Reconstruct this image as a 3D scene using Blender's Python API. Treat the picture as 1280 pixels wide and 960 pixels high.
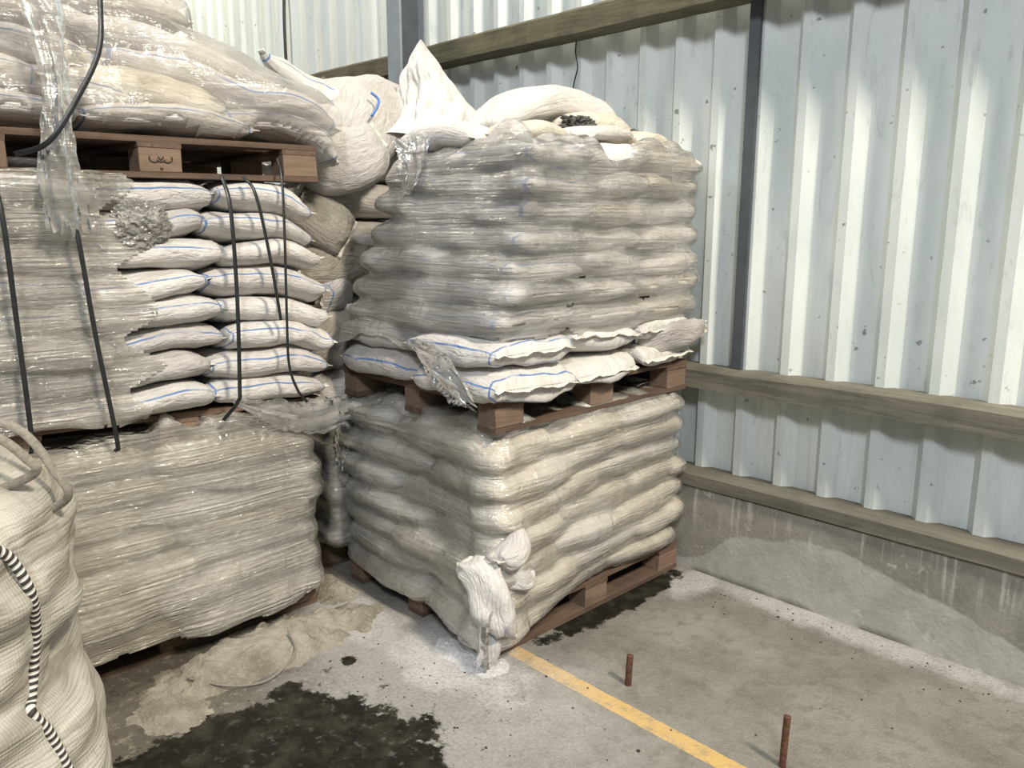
import bpy, bmesh, math, random
import numpy as np
from mathutils import Vector, Matrix, noise
from mathutils.bvhtree import BVHTree
PI = math.pi
random.seed(7)
rng = np.random.RandomState(11)
scn = bpy.context.scene
for o in list(bpy.data.objects): bpy.data.objects.remove(o)
C = scn.collection

# ------------------------------------------------------------------ camera, world, lights, exposure
cd = bpy.data.cameras.new('camera'); cam = bpy.data.objects.new('camera', cd); C.objects.link(cam)
cam.location = (0, 0, 1.6); cam.rotation_euler = (math.radians(90 - 11.3), 0, math.radians(46))
cd.sensor_width = 36; cd.lens = 36 * 1000 / 1280; cd.clip_start = .02
scn.camera = cam
w = bpy.data.worlds.new('hall_light'); scn.world = w; w.use_nodes = True
bg = w.node_tree.nodes['Background']; bg.inputs[0].default_value = (.80, .88, 1, 1); bg.inputs[1].default_value = .21
def lamp(name, loc, target, size, power, col, sy=None):
    d = bpy.data.lights.new(name, 'AREA'); d.energy = power; d.color = col; d.size = size
    d.shape = 'RECTANGLE' if sy else 'DISK'
    if sy: d.size_y = sy
    o = bpy.data.objects.new(name, d); C.objects.link(o); o.location = loc
    o.rotation_euler = (Vector(target) - Vector(loc)).to_track_quat('-Z', 'Y').to_euler()
    return o
lamp('high_bay_lamp', (4.2, 1.3, 7.2), (-2.0, 1.8, .9), 1.0, 1130, (1, .90, .74))
lamp('high_bay_lamp', (3.0, -2.8, 5.8), (-2.2, 1.6, .9), 1.0, 450, (.91, .95, 1))
lamp('high_bay_lamp', (-4.6, -3.6, 5.8), (-2.6, 2.0, 1.2), .9, 120, (.84, .9, 1))
lamp('high_bay_lamp', (-2.6, 1.75, 7.2), (-2.6, 2.4, 0), .9, 170, (1, .95, .85))
lamp('high_bay_lamp', (-7.0, 1.0, 6.2), (-7.0, 3.1, 3), .9, 300, (1, .90, .70))
scn.view_settings.view_transform = 'Standard'; scn.view_settings.look = 'None'
scn.view_settings.exposure = -0.36; scn.view_settings.gamma = 1; scn.view_settings.use_curve_mapping = False

# ------------------------------------------------------------------ materials
def newmat(name):
    m = bpy.data.materials.new(name); m.use_nodes = True
    nt = m.node_tree; nt.nodes.clear()
    return m, nt, nt.nodes, nt.links
class N:
    """tiny node builder"""
    def __init__(s, name):
        s.m, s.nt, s.n, s.l = newmat(name); s.out = s.n.new('ShaderNodeOutputMaterial')
    def put(s, sock, v):
        if v is None: return
        if hasattr(v, 'is_output') or isinstance(v, bpy.types.NodeSocket): s.l.new(v, sock)
        else:
            if isinstance(v, tuple) and len(v) == 3 and sock.type == 'RGBA': v = (*v, 1)
            sock.default_value = v
    def math(s, op, a, b=None, c=None, clamp=False):
        n = s.n.new('ShaderNodeMath'); n.operation = op; n.use_clamp = clamp
        s.put(n.inputs[0], a); s.put(n.inputs[1], b); s.put(n.inputs[2], c); return n.outputs[0]
    def mix(s, f, a, b, mode='MIX'):
        n = s.n.new('ShaderNodeMix'); n.data_type = 'RGBA'; n.blend_type = mode
        s.put(n.inputs[0], f); s.put(n.inputs[6], a); s.put(n.inputs[7], b); return n.outputs[2]
    def noise(s, vec, scale, detail=3, rough=.55, dist=0):
        n = s.n.new('ShaderNodeTexNoise'); s.put(n.inputs['Vector'], vec); n.inputs['Scale'].default_value = scale
        n.inputs['Detail'].default_value = detail; n.inputs['Roughness'].default_value = rough
        n.inputs['Distortion'].default_value = dist; return n.outputs[0]
    def ramp(s, f, a, b, va=0., vb=1.):
        n = s.n.new('ShaderNodeMapRange'); n.interpolation_type = 'SMOOTHSTEP'; s.put(n.inputs[0], f)
        n.inputs[1].default_value = a; n.inputs[2].default_value = b
        n.inputs[3].default_value = va; n.inputs[4].default_value = vb; return n.outputs[0]
    def pos(s): return s.n.new('ShaderNodeNewGeometry').outputs['Position']
    def coord(s, k='Object'): return s.n.new('ShaderNodeTexCoord').outputs[k]
    def rnd(s): return s.n.new('ShaderNodeObjectInfo').outputs['Random']
    def scale(s, v, sc, off=None):
        n = s.n.new('ShaderNodeMapping'); s.put(n.inputs[0], v); n.inputs['Scale'].default_value = sc
        if off is not None: s.put(n.inputs['Location'], off)
        return n.outputs[0]
    def xyz(s, v):
        n = s.n.new('ShaderNodeSeparateXYZ'); s.put(n.inputs[0], v); return n.outputs
    def comb(s, x, y, z):
        n = s.n.new('ShaderNodeCombineXYZ'); s.put(n.inputs[0], x); s.put(n.inputs[1], y); s.put(n.inputs[2], z); return n.outputs[0]
    def bump(s, h, st=.3, dist=.01, nrm=None):
        n = s.n.new('ShaderNodeBump'); n.inputs['Strength'].default_value = st; n.inputs['Distance'].default_value = dist
        s.put(n.inputs['Height'], h); s.put(n.inputs['Normal'], nrm); return n.outputs[0]
    def bsdf(s, col, rough=.6, metal=0., normal=None, spec=.5, **kw):
        n = s.n.new('ShaderNodeBsdfPrincipled'); s.put(n.inputs['Base Color'], col); s.put(n.inputs['Roughness'], rough)
        s.put(n.inputs['Metallic'], metal); s.put(n.inputs['Specular IOR Level'], spec)
        if normal is not None: s.l.new(normal, n.inputs['Normal'])
        for k, v in kw.items(): s.put(n.inputs[k], v)
        return n.outputs[0]
    def done(s, sh): s.l.new(sh, s.out.inputs[0]); return s.m

def mat_sack(name, base, dirt, striped, dirtamt=.45, gloss=.42, plain=False):
    k = N(name); uv = k.coord('UV'); ob = k.coord('Object'); r = k.rnd()
    shift = k.comb(k.math('MULTIPLY', r, 37.), k.math('MULTIPLY', r, 91.), 0)
    p = k.n.new('ShaderNodeVectorMath'); p.operation = 'ADD'; k.put(p.inputs[0], ob); k.put(p.inputs[1], shift); p = p.outputs[0]
    tone = k.mix(r, base, tuple(min(1, c * f) for c, f in zip(base, (.90, .89, .88))))
    d1 = k.ramp(k.noise(p, 7, 5, .65), .43, .74)
    col = k.mix(k.math('MULTIPLY', d1, dirtamt), tone, dirt)
    d2 = k.ramp(k.noise(p, 55, 3, .6), .66, .74)
    col = k.mix(k.math('MULTIPLY', d2, .35), col, tuple(c * .45 for c in dirt))
    u = k.xyz(uv)
    if striped:
        # printed blue line that runs the length of the sack, just above each side fold, and one band near each end
        wob = k.math('MULTIPLY', k.math('SUBTRACT', k.noise(uv, 3, 2), .5), .02)
        v = k.math('ADD', u[1], wob)
        s1 = k.math('LESS_THAN', k.math('ABSOLUTE', k.math('SUBTRACT', v, .035)), .0068)
        s2 = k.math('LESS_THAN', k.math('ABSOLUTE', k.math('SUBTRACT', v, .465)), .0068)
        e1 = k.math('LESS_THAN', k.math('ABSOLUTE', k.math('SUBTRACT', k.math('ABSOLUTE', k.math('SUBTRACT', u[0], .5)), .468)), .0068)
        s = k.math('MAXIMUM', k.math('MAXIMUM', s1, s2), e1)
        s = k.math('MULTIPLY', s, k.ramp(k.noise(p, 9, 3), .30, .5, .25, .85))
        col = k.mix(s, col, (.06, .17, .42))
    # woven tape grid and creases that run along the sack
    wv = k.math('ADD', k.math('SINE', k.math('MULTIPLY', u[0], 900.)), k.math('SINE', k.math('MULTIPLY', u[1], 1100.)))
    cr = k.noise(k.scale(uv, (5, 26, 1), shift), 1.6, 4, .6, .6)
    cr2 = k.noise(p, 26, 3, .6)
    h = k.math('ADD', k.math('MULTIPLY', cr, 1.), k.math('ADD', k.math('MULTIPLY', cr2, .45), k.math('MULTIPLY', wv, .012)))
    nb = k.bump(h, .75, .016)
    return k.done(k.bsdf(col, gloss, 0, nb, .4))
M = {}
M['sack_white'] = mat_sack('white_woven_plastic', (.70, .68, .65), (.42, .36, .29), False, .35)
M['sack_stripe'] = mat_sack('white_woven_plastic_blue_line', (.68, .66, .63), (.42, .36, .29), True, .35)
M['sack_cream'] = mat_sack('cream_woven_plastic', (.69, .645, .54), (.40, .35, .26), False, .7)
M['sack_grey'] = mat_sack('greyed_woven_plastic', (.55, .525, .50), (.34, .31, .28), False, .5)
M['sack_greystripe'] = mat_sack('greyed_woven_plastic_blue_line', (.56, .54, .52), (.36, .31, .27), True, .5)
M['sack_dirty'] = mat_sack('soiled_woven_plastic', (.36, .325, .28), (.19, .20, .15), False, .75)

def mat_seam():
    k = N('stitched_hem'); uv = k.xyz(k.coord('UV'))
    st = k.math('GREATER_THAN', k.math('SINE', k.math('MULTIPLY', uv[1], 160.)), .2)
    c = k.mix(st, (.62, .58, .51), (.80, .77, .70))
    return k.done(k.bsdf(c, .7, 0, k.bump(st, .4, .004)))
M['hem'] = mat_seam()

def mat_film(name, haze, shine, streak=60., tint=(.88, .87, .84), rough=.16, bd=.01):
    k = N(name); p = k.pos()
    n1 = k.noise(k.scale(p, (3., 3., streak)), 1., 4, .6, .5)
    n2 = k.noise(p, 9, 4, .6, .6)
    n3 = k.noise(k.scale(p, (13, 13, 7)), 1., 2, .5, 1.2)
    h = k.math('ADD', k.math('MULTIPLY', n1, .8), k.math('ADD', k.math('MULTIPLY', n2, .7), k.math('MULTIPLY', n3, .5)))
    nb = k.bump(h, .9, bd)
    fac = k.math('ADD', haze, k.math('MULTIPLY', k.ramp(k.noise(k.scale(p, (3, 3, 9)), 1.3, 4, .6), .42, .68), haze * 1.1))
    fac = k.math('ADD', fac, k.math('MULTIPLY', k.ramp(n1, .52, .7), haze * .7), clamp=True)
    tr = k.n.new('ShaderNodeBsdfTransparent'); tr.inputs[0].default_value = (.985, .98, .97, 1)
    gr = k.ramp(k.noise(k.scale(p, (4, 4, 16)), 1.6, 5, .68, .7), .56, .76)
    tc = k.mix(k.math('MULTIPLY', gr, .6), tint, (.26, .215, .155))
    fac = k.math('ADD', fac, k.math('MULTIPLY', gr, haze * .7), clamp=True)
    df = k.bsdf(tc, rough + .25, 0, nb, .5)
    m1 = k.n.new('ShaderNodeMixShader'); k.put(m1.inputs[0], fac); k.l.new(tr.outputs[0], m1.inputs[1]); k.l.new(df, m1.inputs[2])
    gl = k.n.new('ShaderNodeBsdfGlossy'); gl.inputs['Roughness'].default_value = rough; gl.inputs['Color'].default_value = (1, 1, 1, 1); k.l.new(nb, gl.inputs['Normal'])
    fr = k.n.new('ShaderNodeFresnel'); fr.inputs[0].default_value = 1.45; k.l.new(nb, fr.inputs['Normal'])
    f2 = k.math('MULTIPLY', fr.outputs[0], shine, clamp=True)
    m2 = k.n.new('ShaderNodeMixShader'); k.put(m2.inputs[0], f2); k.l.new(m1.outputs[0], m2.inputs[1]); k.l.new(gl.outputs[0], m2.inputs[2])
    return k.done(m2.outputs[0])
M['film_shiny'] = mat_film('glossy_stretch_film', .20, 3.6, 95, tint=(.84, .80, .68), rough=.13, bd=.034)
M['film_dull'] = mat_film('dusty_stretch_film', .20, 1.4, 85, tint=(.72, .70, .66), rough=.22, bd=.020)
M['film_mid'] = mat_film('stretch_film', .22, 1.6, 48, tint=(.76, .73, .66), rough=.2, bd=.022)
M['film_soft'] = mat_film('soft_stretch_film', .17, .8, 30, tint=(.60, .57, .52), rough=.2, bd=.012)
M['film_loose'] = mat_film('loose_stretch_film', .46, 1.0, 22, (.27, .26, .235), .2, .010)

def mat_wood(name, c1, c2, axis):
    k = N(name); ob = k.coord('Object'); r = k.rnd()
    sc = [22., 22., 22.]; sc[axis] = 1.6
    p = k.scale(k.pos(), tuple(sc))
    g = k.noise(p, 1.5, 5, .65, .8); b = k.noise(k.pos(), 6, 4, .6)
    col = k.mix(k.ramp(g, .3, .7), c1, c2)
    col = k.mix(k.math('MULTIPLY', k.ramp(b, .45, .75), .5), col, tuple(x * .45 for x in c1))
    col = k.mix(k.math('MULTIPLY', r, .35), col, tuple(x * .55 for x in c2))
    return k.done(k.bsdf(col, .8, 0, k.bump(g, .5, .006), .25))
for a in range(3):
    M['wood%d' % a] = mat_wood('pallet_wood_%s' % 'xyz'[a], (.095, .063, .046), (.165, .112, .08), a)
    M['block%d' % a] = mat_wood('pallet_block_%s' % 'xyz'[a], (.165, .11, .077), (.245, .172, .122), a)
    M['beam%d' % a] = mat_wood('weathered_rail_%s' % 'xyz'[a], (.12, .113, .088), (.205, .192, .15), a)
M['beam_up'] = mat_wood('dark_girt', (.085, .080, .050), (.15, .135, .09), 0)

def simple(name, col, rough=.5, metal=0., bs=None, spec=.5):
    k = N(name); nb = None; c = col
    if bs:
        h = k.noise(k.pos(), bs[0], 4, .6); nb = k.bump(h, bs[1], .004)
        c = k.mix(k.ramp(h, .35, .7), col, tuple(x * bs[2] for x in col))
    return k.done(k.bsdf(c, rough, metal, nb, spec))
M['strap'] = simple('black_plastic_band', (.018, .019, .021), .38, 0, (40, .3, .7))
M['rust'] = simple('rusty_steel', (.16, .075, .045), .8, .3, (90, .8, .45))
M['column_light'] = simple('blue_grey_steel_paint', (.24, .275, .30), .5, 0, (14, .1, .85))
M['column_dark'] = simple('dark_steel_and_shaded_web', (.07, .082, .092), .55, 0, (14, .1, .8))
M['ink'] = simple('burnt_stamp', (.05, .03, .02), .9)
M['clod'] = simple('dark_clod', (.045, .035, .025), .9, 0, (60, .8, .6))
M['webbing'] = simple('grey_lifting_webbing', (.25, .23, .19), .75, 0, (120, .6, .7))
M['dark_fabric'] = simple('dark_crumpled_wrapping', (.13, .13, .12), .4, 0, (30, .6, .5))

def mat_cladding():
    k = N('painted_profiled_sheet'); p = k.pos(); x = k.xyz(p)
    n = k.noise(k.scale(p, (2, 2, .7)), 1.5, 4, .6); sp = k.noise(p, 22, 3, .6)
    col = k.mix(k.ramp(n, .35, .7), (.66, .70, .67), (.55, .60, .58))
    col = k.mix(k.math('MULTIPLY', k.ramp(sp, .675, .73), .75), col, (.13, .13, .12))
    sc = k.noise(k.scale(p, (9, 9, 2.), ), 1.8, 5, .7, 1.6)
    col = k.mix(k.math('MULTIPLY', k.ramp(sc, .56, .70), .4), col, (.36, .38, .37))
    run = k.noise(k.scale(p, (40, 40, 1.5)), 1, 3, .6)
    low = k.ramp(x[2], .5, 1.7, .3, 0.)
    col = k.mix(k.math('MULTIPLY', k.ramp(run, .5, .72), low), col, (.40, .40, .37))
    return k.done(k.bsdf(col, .42, 0, k.bump(n, .15, .01), .4))
M['clad'] = mat_cladding()

def mat_concrete_wall():
    k = N('stained_upstand_concrete'); p = k.pos(); x = k.xyz(p)
    n = k.noise(p, 5, 6, .65); f = k.noise(p, 60, 3, .6)
    base = k.mix(k.ramp(n, .3, .7), (.30, .282, .25), (.205, .193, .165))
    # trowelled lighter render: top edge follows a hill line along the wall
    cv = k.n.new('ShaderNodeFloatCurve'); cu = cv.mapping.curves[0]
    pts = [(-1.927, .075), (-1.75, .22), (-1.562, .262), (-1.372, .30), (-1.106, .272), (-.819, .195), (-.617, .14), (-.3, .1)]
    xs = [((a + 2.2) / 2.2, b) for a, b in pts]
    cu.points[0].location = (0, .04); cu.points[1].location = (1, .05)
    for a, b in xs: cu.points.new(a, b)
    cv.mapping.update()
    k.put(cv.inputs['Value'], k.math('DIVIDE', k.math('ADD', x[0], 2.2), 2.2))
    edge = k.math('ADD', cv.outputs[0], k.math('MULTIPLY', k.math('SUBTRACT', k.noise(p, 7, 4, .6), .5), .07))
    m = k.ramp(k.math('SUBTRACT', edge, x[2]), -.006, .01)
    col = k.mix(m, base, k.mix(k.ramp(k.noise(p, 8, 5, .6), .35, .7), (.42, .41, .375), (.33, .325, .295)))
    drip = k.noise(k.scale(p, (34, 34, 3.2)), 1, 4, .6)
    up = k.ramp(x[2], .12, .4, .05, .8)
    col = k.mix(k.math('MULTIPLY', k.ramp(drip, .52, .70), up), col, (.52, .50, .46))
    splat = k.ramp(k.noise(p, 16, 4, .6, 1.), .64, .7)
    col = k.mix(k.math('MULTIPLY', splat, .5), col, (.58, .55, .52))
    dk = k.math('MULTIPLY', k.ramp(x[2], .0, .035, 1., 0.), k.ramp(k.noise(p, 4, 3), .42, .6))
    col = k.mix(k.math('MULTIPLY', dk, .75), col, (.09, .09, .07))
    return k.done(k.bsdf(col, .85, 0, k.bump(k.math('ADD', n, k.math('MULTIPLY', f, .3)), .5, .012), .3))
M['upstand'] = mat_concrete_wall()

def mat_floor():
    k = N('dirty_concrete_floor'); p = k.pos(); x = k.xyz(p)
    n = k.noise(p, 2.2, 6, .62); n2 = k.noise(p, 14, 5, .65); f = k.noise(p, 120, 3, .6)
    col = k.mix(k.ramp(n, .32, .68), (.235, .222, .192), (.15, .14, .118))
    col = k.mix(k.math('MULTIPLY', k.ramp(n2, .47, .68), .6), col, (.12, .11, .09))
    col = k.mix(k.math('MULTIPLY', k.ramp(f, .5, .75), .2), col, (.50, .48, .44))
    # grimy darker zone in the aisle by the left stack
    g = k.math('ADD', x[0], k.math('MULTIPLY', k.math('SUBTRACT', k.noise(p, 3.2, 4, .6), .5), .9))
    gy = k.math('ADD', x[1], k.math('MULTIPLY', k.math('SUBTRACT', k.noise(p, 2.6, 4, .6), .5), .7))
    grime = k.math('MULTIPLY', k.ramp(g, -2.45, -2.15, 1., 0.), k.ramp(gy, 1.2, 1.7, 1., 0.))
    col = k.mix(k.math('MULTIPLY', grime, .72), col, (.085, .073, .052))
    mot = k.ramp(k.noise(p, 24, 6, .78), .52, .62)
    col = k.mix(k.math('MULTIPLY', k.math('MULTIPLY', grime, mot), .6), col, (.30, .275, .22))
    mot2 = k.ramp(k.noise(k.scale(p, (1, 1, 1), (5, 3, 0)), 18, 6, .75), .55, .66)
    col = k.mix(k.math('MULTIPLY', k.math('MULTIPLY', grime, mot2), .8), col, (.035, .03, .02))
    # yellow painted line running along the wall
    yl = k.math('ABSOLUTE', k.math('SUBTRACT', k.math('ADD', x[1], k.math('MULTIPLY', k.math('SUBTRACT', n2, .5), .012)), 1.952))
    ym = k.math('MULTIPLY', k.math('LESS_THAN', yl, .034), k.ramp(k.noise(p, 20, 5, .7), .33, .52, .35, .92))
    ym = k.math('MULTIPLY', ym, k.math('GREATER_THAN', x[0], -2.06))
    col = k.mix(ym, col, (.56, .37, .13))
    # white powder dusted around the corner of the right-hand stack and along the wall foot
    def blob(cx, cy, rx, ry, nz, sc, lo, hi, seed=0):
        a = k.math('DIVIDE', k.math('SUBTRACT', x[0], cx), rx); b = k.math('DIVIDE', k.math('SUBTRACT', x[1], cy), ry)
        d = k.math('SQRT', k.math('ADD', k.math('MULTIPLY', a, a), k.math('MULTIPLY', b, b)))
        q = k.scale(p, (1, 1, 1), (seed, seed * 1.7, 0)) if seed else p
        d = k.math('ADD', d, k.math('MULTIPLY', k.math('SUBTRACT', k.noise(q, sc, 7, .68), .5), nz))
        return k.ramp(d, lo, hi, 1., 0.)
    pw = k.math('MULTIPLY', blob(-2.12, 1.76, .42, .24, 1.3, 6, .45, 1.25), .75)
    pw = k.math('MAXIMUM', pw, k.math('MULTIPLY', blob(-2.65, 1.66, .35, .16, 1.2, 7, .6, 1.1, 3), .55))
    pw = k.math('MAXIMUM', pw, k.math('MULTIPLY', blob(-2.1, 1.62, .8, .42, 1.6, 5, .4, 1.5, 5), .32))
    pw = k.math('MAXIMUM', pw, k.math('MULTIPLY', blob(-1.2, 3.02, .9, .10, 1.6, 10, .3, 1.3, 9), .45))
    pw = k.math('MAXIMUM', pw, k.math('MULTIPLY', blob(-1.87, 2.95, .12, .2, 1.2, 9, .5, 1.1, 11), .6))
    gran = k.ramp(k.noise(p, 75, 4, .75), .30, .58, .35, 1.); pw = k.math('MULTIPLY', pw, gran)
    col = k.mix(pw, col, (.60, .59, .59))
    # dark wet patch in the aisle, dark seepage along the right-hand pallet, small oil spots
    wet = blob(-1.93, .93, .54, .50, 1.25, 5.5, .93, 1.0, 2)
    wet = k.math('MULTIPLY', wet, k.ramp(k.noise(p, 26, 4, .7), .34, .44, .78, 1.))
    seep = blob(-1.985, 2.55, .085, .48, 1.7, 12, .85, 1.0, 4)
    sp1 = blob(-2.39, 1.46, .035, .03, 2.6, 34, .8, 1.0, 6)
    chips = k.math('MULTIPLY', k.ramp(k.noise(k.scale(p, (1, 1, 1), (3.1, 8.2, 0)), 38, 3, .65), .70, .72), .85)
    halo = blob(-1.93, 1.0, .75, .72, 1.2, 4, .6, 1.2, 8)
    chips = k.math('MULTIPLY', chips, k.ramp(halo, 0, 1, .15, 1.))
    sp2 = k.math('MULTIPLY', halo, k.ramp(k.noise(k.scale(p, (1, 1, 1), (1.1, 2.2, 0)), 15, 6, .75), .62, .66))
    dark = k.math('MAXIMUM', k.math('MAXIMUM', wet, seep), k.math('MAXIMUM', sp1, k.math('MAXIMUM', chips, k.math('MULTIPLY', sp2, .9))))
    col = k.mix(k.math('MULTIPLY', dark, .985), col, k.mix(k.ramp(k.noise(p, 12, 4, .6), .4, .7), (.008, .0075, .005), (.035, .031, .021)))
    ro = k.math('SUBTRACT', .85, k.math('MULTIPLY', wet, .3))
    h = k.math('ADD', k.math('ADD', n2, k.math('MULTIPLY', f, .35)), k.math('MULTIPLY', dark, -.25))
    return k.done(k.bsdf(col, ro, 0, k.bump(h, .7, .016), k.math('SUBTRACT', .35, k.math('MULTIPLY', dark, .2))))
M['floor'] = mat_floor()

def mat_powder():
    k = N('spilled_granules'); p = k.pos(); n = k.noise(p, 90, 4, .7); b = k.noise(p, 7, 4, .6)
    col = k.mix(k.ramp(b, .35, .68), (.38, .35, .29), (.20, .178, .135))
    col = k.mix(k.math('MULTIPLY', k.ramp(n, .5, .7), .5), col, (.47, .45, .39))
    return k.done(k.bsdf(col, .9, 0, k.bump(n, .9, .012), .2))
M['powder'] = mat_powder()
def mat_white_powder():
    k = N('spilled_white_granules'); p = k.pos(); n = k.noise(p, 110, 4, .7)
    return k.done(k.bsdf(k.mix(k.ramp(n, .4, .7), (.74, .74, .74), (.52, .51, .49)), .8, 0, k.bump(n, .9, .01), .3))
M['white_powder'] = mat_white_powder()

def mat_bulk():
    k = N('dusty_woven_bulk_bag'); p = k.coord('Object'); x = k.xyz(p)
    n = k.noise(p, 4, 5, .6)
    col = k.mix(k.ramp(n, .35, .7), (.45, .43, .375), (.31, .29, .24))
    # diagonal dirty pleats
    q = k.n.new('ShaderNodeMapping'); k.put(q.inputs[0], p); q.inputs['Rotation'].default_value = (.45, .25, 0); q.inputs['Scale'].default_value = (3, 3, 22)
    pl = k.noise(q.outputs[0], 1.3, 4, .6, .5)
    col = k.mix(k.math('MULTIPLY', k.ramp(pl, .48, .70), .62), col, (.15, .13, .10))
    d = k.ramp(k.noise(p, 30, 4, .7), .62, .72)
    col = k.mix(k.math('MULTIPLY', d, .4), col, (.22, .18, .13))
    uv = k.xyz(k.coord('UV'))
    wv = k.math('ADD', k.math('SINE', k.math('MULTIPLY', uv[0], 2600.)), k.math('SINE', k.math('MULTIPLY', uv[1], 1100.)))
    h = k.math('ADD', k.math('MULTIPLY', pl, 1.), k.math('MULTIPLY', wv, .02))
    return k.done(k.bsdf(col, .6, 0, k.bump(h, .6, .02), .35))
M['bulk'] = mat_bulk()
def mat_zebra():
    k = N('black_and_white_stitch_cord'); uv = k.xyz(k.coord('UV'))
    a = k.math('SINE', k.math('ADD', k.math('MULTIPLY', uv[0], 2 * PI * 74), k.math('MULTIPLY', uv[1], 6.283)))
    c = k.mix(k.ramp(a, -.15, .25), (.035, .033, .03), (.66, .63, .57))
    return k.done(k.bsdf(c, .7, 0, k.bump(a, .5, .004)))
M['zebra'] = mat_zebra()

# ------------------------------------------------------------------ mesh helpers
def tag(o, label=None, cat=None, group=None, kind=None):
    for a, b in (('label', label), ('category', cat), ('group', group), ('kind', kind)):
        if b: o[a] = b
    return o
def mesh_obj(name, V, F, mat, parent=None, smooth=True, uv=None, loc=None):
    V = np.asarray(V, float)
    if loc is None: loc = V.mean(0) if parent is None else np.zeros(3)
    loc = np.asarray(loc, float)
    me = bpy.data.meshes.new(name)
    me.from_pydata((V - loc).tolist(), [], [tuple(int(i) for i in f) for f in F])
    if uv is not None:
        ul = me.uv_layers.new(name='UVMap')
        ul.data.foreach_set('uv', np.asarray(uv, np.float32).reshape(-1))
    me.materials.append(mat)
    if smooth: me.polygons.foreach_set('use_smooth', [True] * len(me.polygons))
    me.update()
    o = bpy.data.objects.new(name, me); C.objects.link(o)
    if parent is not None: o.parent = parent
    else: o.location = loc
    return o
def empty(name, loc, **kw):
    o = bpy.data.objects.new(name, None); C.objects.link(o); o.location = loc; o.empty_display_size = .05
    return tag(o, **kw)
def box_bm(bm, x0, x1, y0, y1, z0, z1):
    r = bmesh.ops.create_cube(bm, size=1)
    bmesh.ops.transform(bm, verts=r['verts'], matrix=Matrix.Translation(((x0+x1)/2, (y0+y1)/2, (z0+z1)/2)) @ Matrix.Diagonal((x1-x0, y1-y0, z1-z0, 1)))
    return r['verts']
def box(name, x0, x1, y0, y1, z0, z1, mat, parent=None, bevel=.003, jit=0.):
    bm = bmesh.new(); box_bm(bm, x0, x1, y0, y1, z0, z1)
    if bevel: bmesh.ops.bevel(bm, geom=bm.edges[:], offset=bevel, segments=2, affect='EDGES', profile=.6)
    if jit:
        for v in bm.verts: v.co += Vector((random.uniform(-jit, jit), random.uniform(-jit, jit), random.uniform(-jit, jit) * .6))
    c = Vector(((x0+x1)/2, (y0+y1)/2, (z0+z1)/2)) if parent is None else Vector((0, 0, 0))
    for v in bm.verts: v.co -= c
    me = bpy.data.meshes.new(name); bm.to_mesh(me); bm.free(); me.materials.append(mat)
    o = bpy.data.objects.new(name, me); C.objects.link(o)
    if parent is not None: o.parent = parent
    else: o.location = c
    return o
class Wob:
    """smooth pseudo-noise from random sines, vectorised"""
    def __init__(s, freq, n=9, seed=0):
        r = np.random.RandomState(seed); s.k = r.normal(size=(n, 3)) * freq; s.p = r.uniform(0, 6.28, n); s.n = n
    def __call__(s, P): return np.sin(P @ s.k.T + s.p).sum(-1) / math.sqrt(s.n)
def catmull(pts, n):
    pts = np.asarray(pts, float); m = len(pts)
    P = np.vstack([2*pts[0]-pts[1], pts, 2*pts[-1]-pts[-2]]); out = []
    for t in np.linspace(0, m-1, n):
        i = min(int(t), m-2); f = t-i; a, b, c, d = P[i], P[i+1], P[i+2], P[i+3]
        out.append(.5*((2*b)+(-a+c)*f+(2*a-5*b+4*c-d)*f*f+(-a+3*b-3*c+d)*f**3))
    return np.array(out)
def tube(pts, r, n=60, seg=10, flat=None, up=(0, 0, 1), closed_ends=True):
    """tube (flat=None) or flat band (flat=(half width, half thickness))"""
    P = catmull(pts, n); T = np.gradient(P, axis=0); T /= np.linalg.norm(T, axis=1)[:, None]
    U = np.asarray(up, float); V = []; UV = []
    L = np.concatenate([[0], np.cumsum(np.linalg.norm(np.diff(P, axis=0), axis=1))])
    for i in range(n):
        s = np.cross(T[i], U); s /= max(np.linalg.norm(s), 1e-6); q = np.cross(s, T[i])
        for j in range(seg):
            a = 2*PI*j/seg; c, d = math.cos(a), math.sin(a)
            if flat: c = np.sign(c)*abs(c)**.3*flat[0]; d = np.sign(d)*abs(d)**.3*flat[1]
            else: rr = r(L[i]/L[-1]) if callable(r) else r; c *= rr; d *= rr
            V.append(P[i]+s*c+q*d)
    F = []; 
    for i in range(n-1):
        for j in range(seg):
            k = (j+1) % seg; F.append((i*seg+j, i*seg+k, (i+1)*seg+k, (i+1)*seg+j))
            UV += [(L[i], j/seg), (L[i], (j+1)/seg), (L[i+1], (j+1)/seg), (L[i+1], j/seg)]
    for e in (0, n-1):
        ring = list(range(e*seg, e*seg+seg)); F.append(ring[::-1] if e == 0 else ring); UV += [(0, 0)]*seg
    return np.array(V), F, UV

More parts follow.
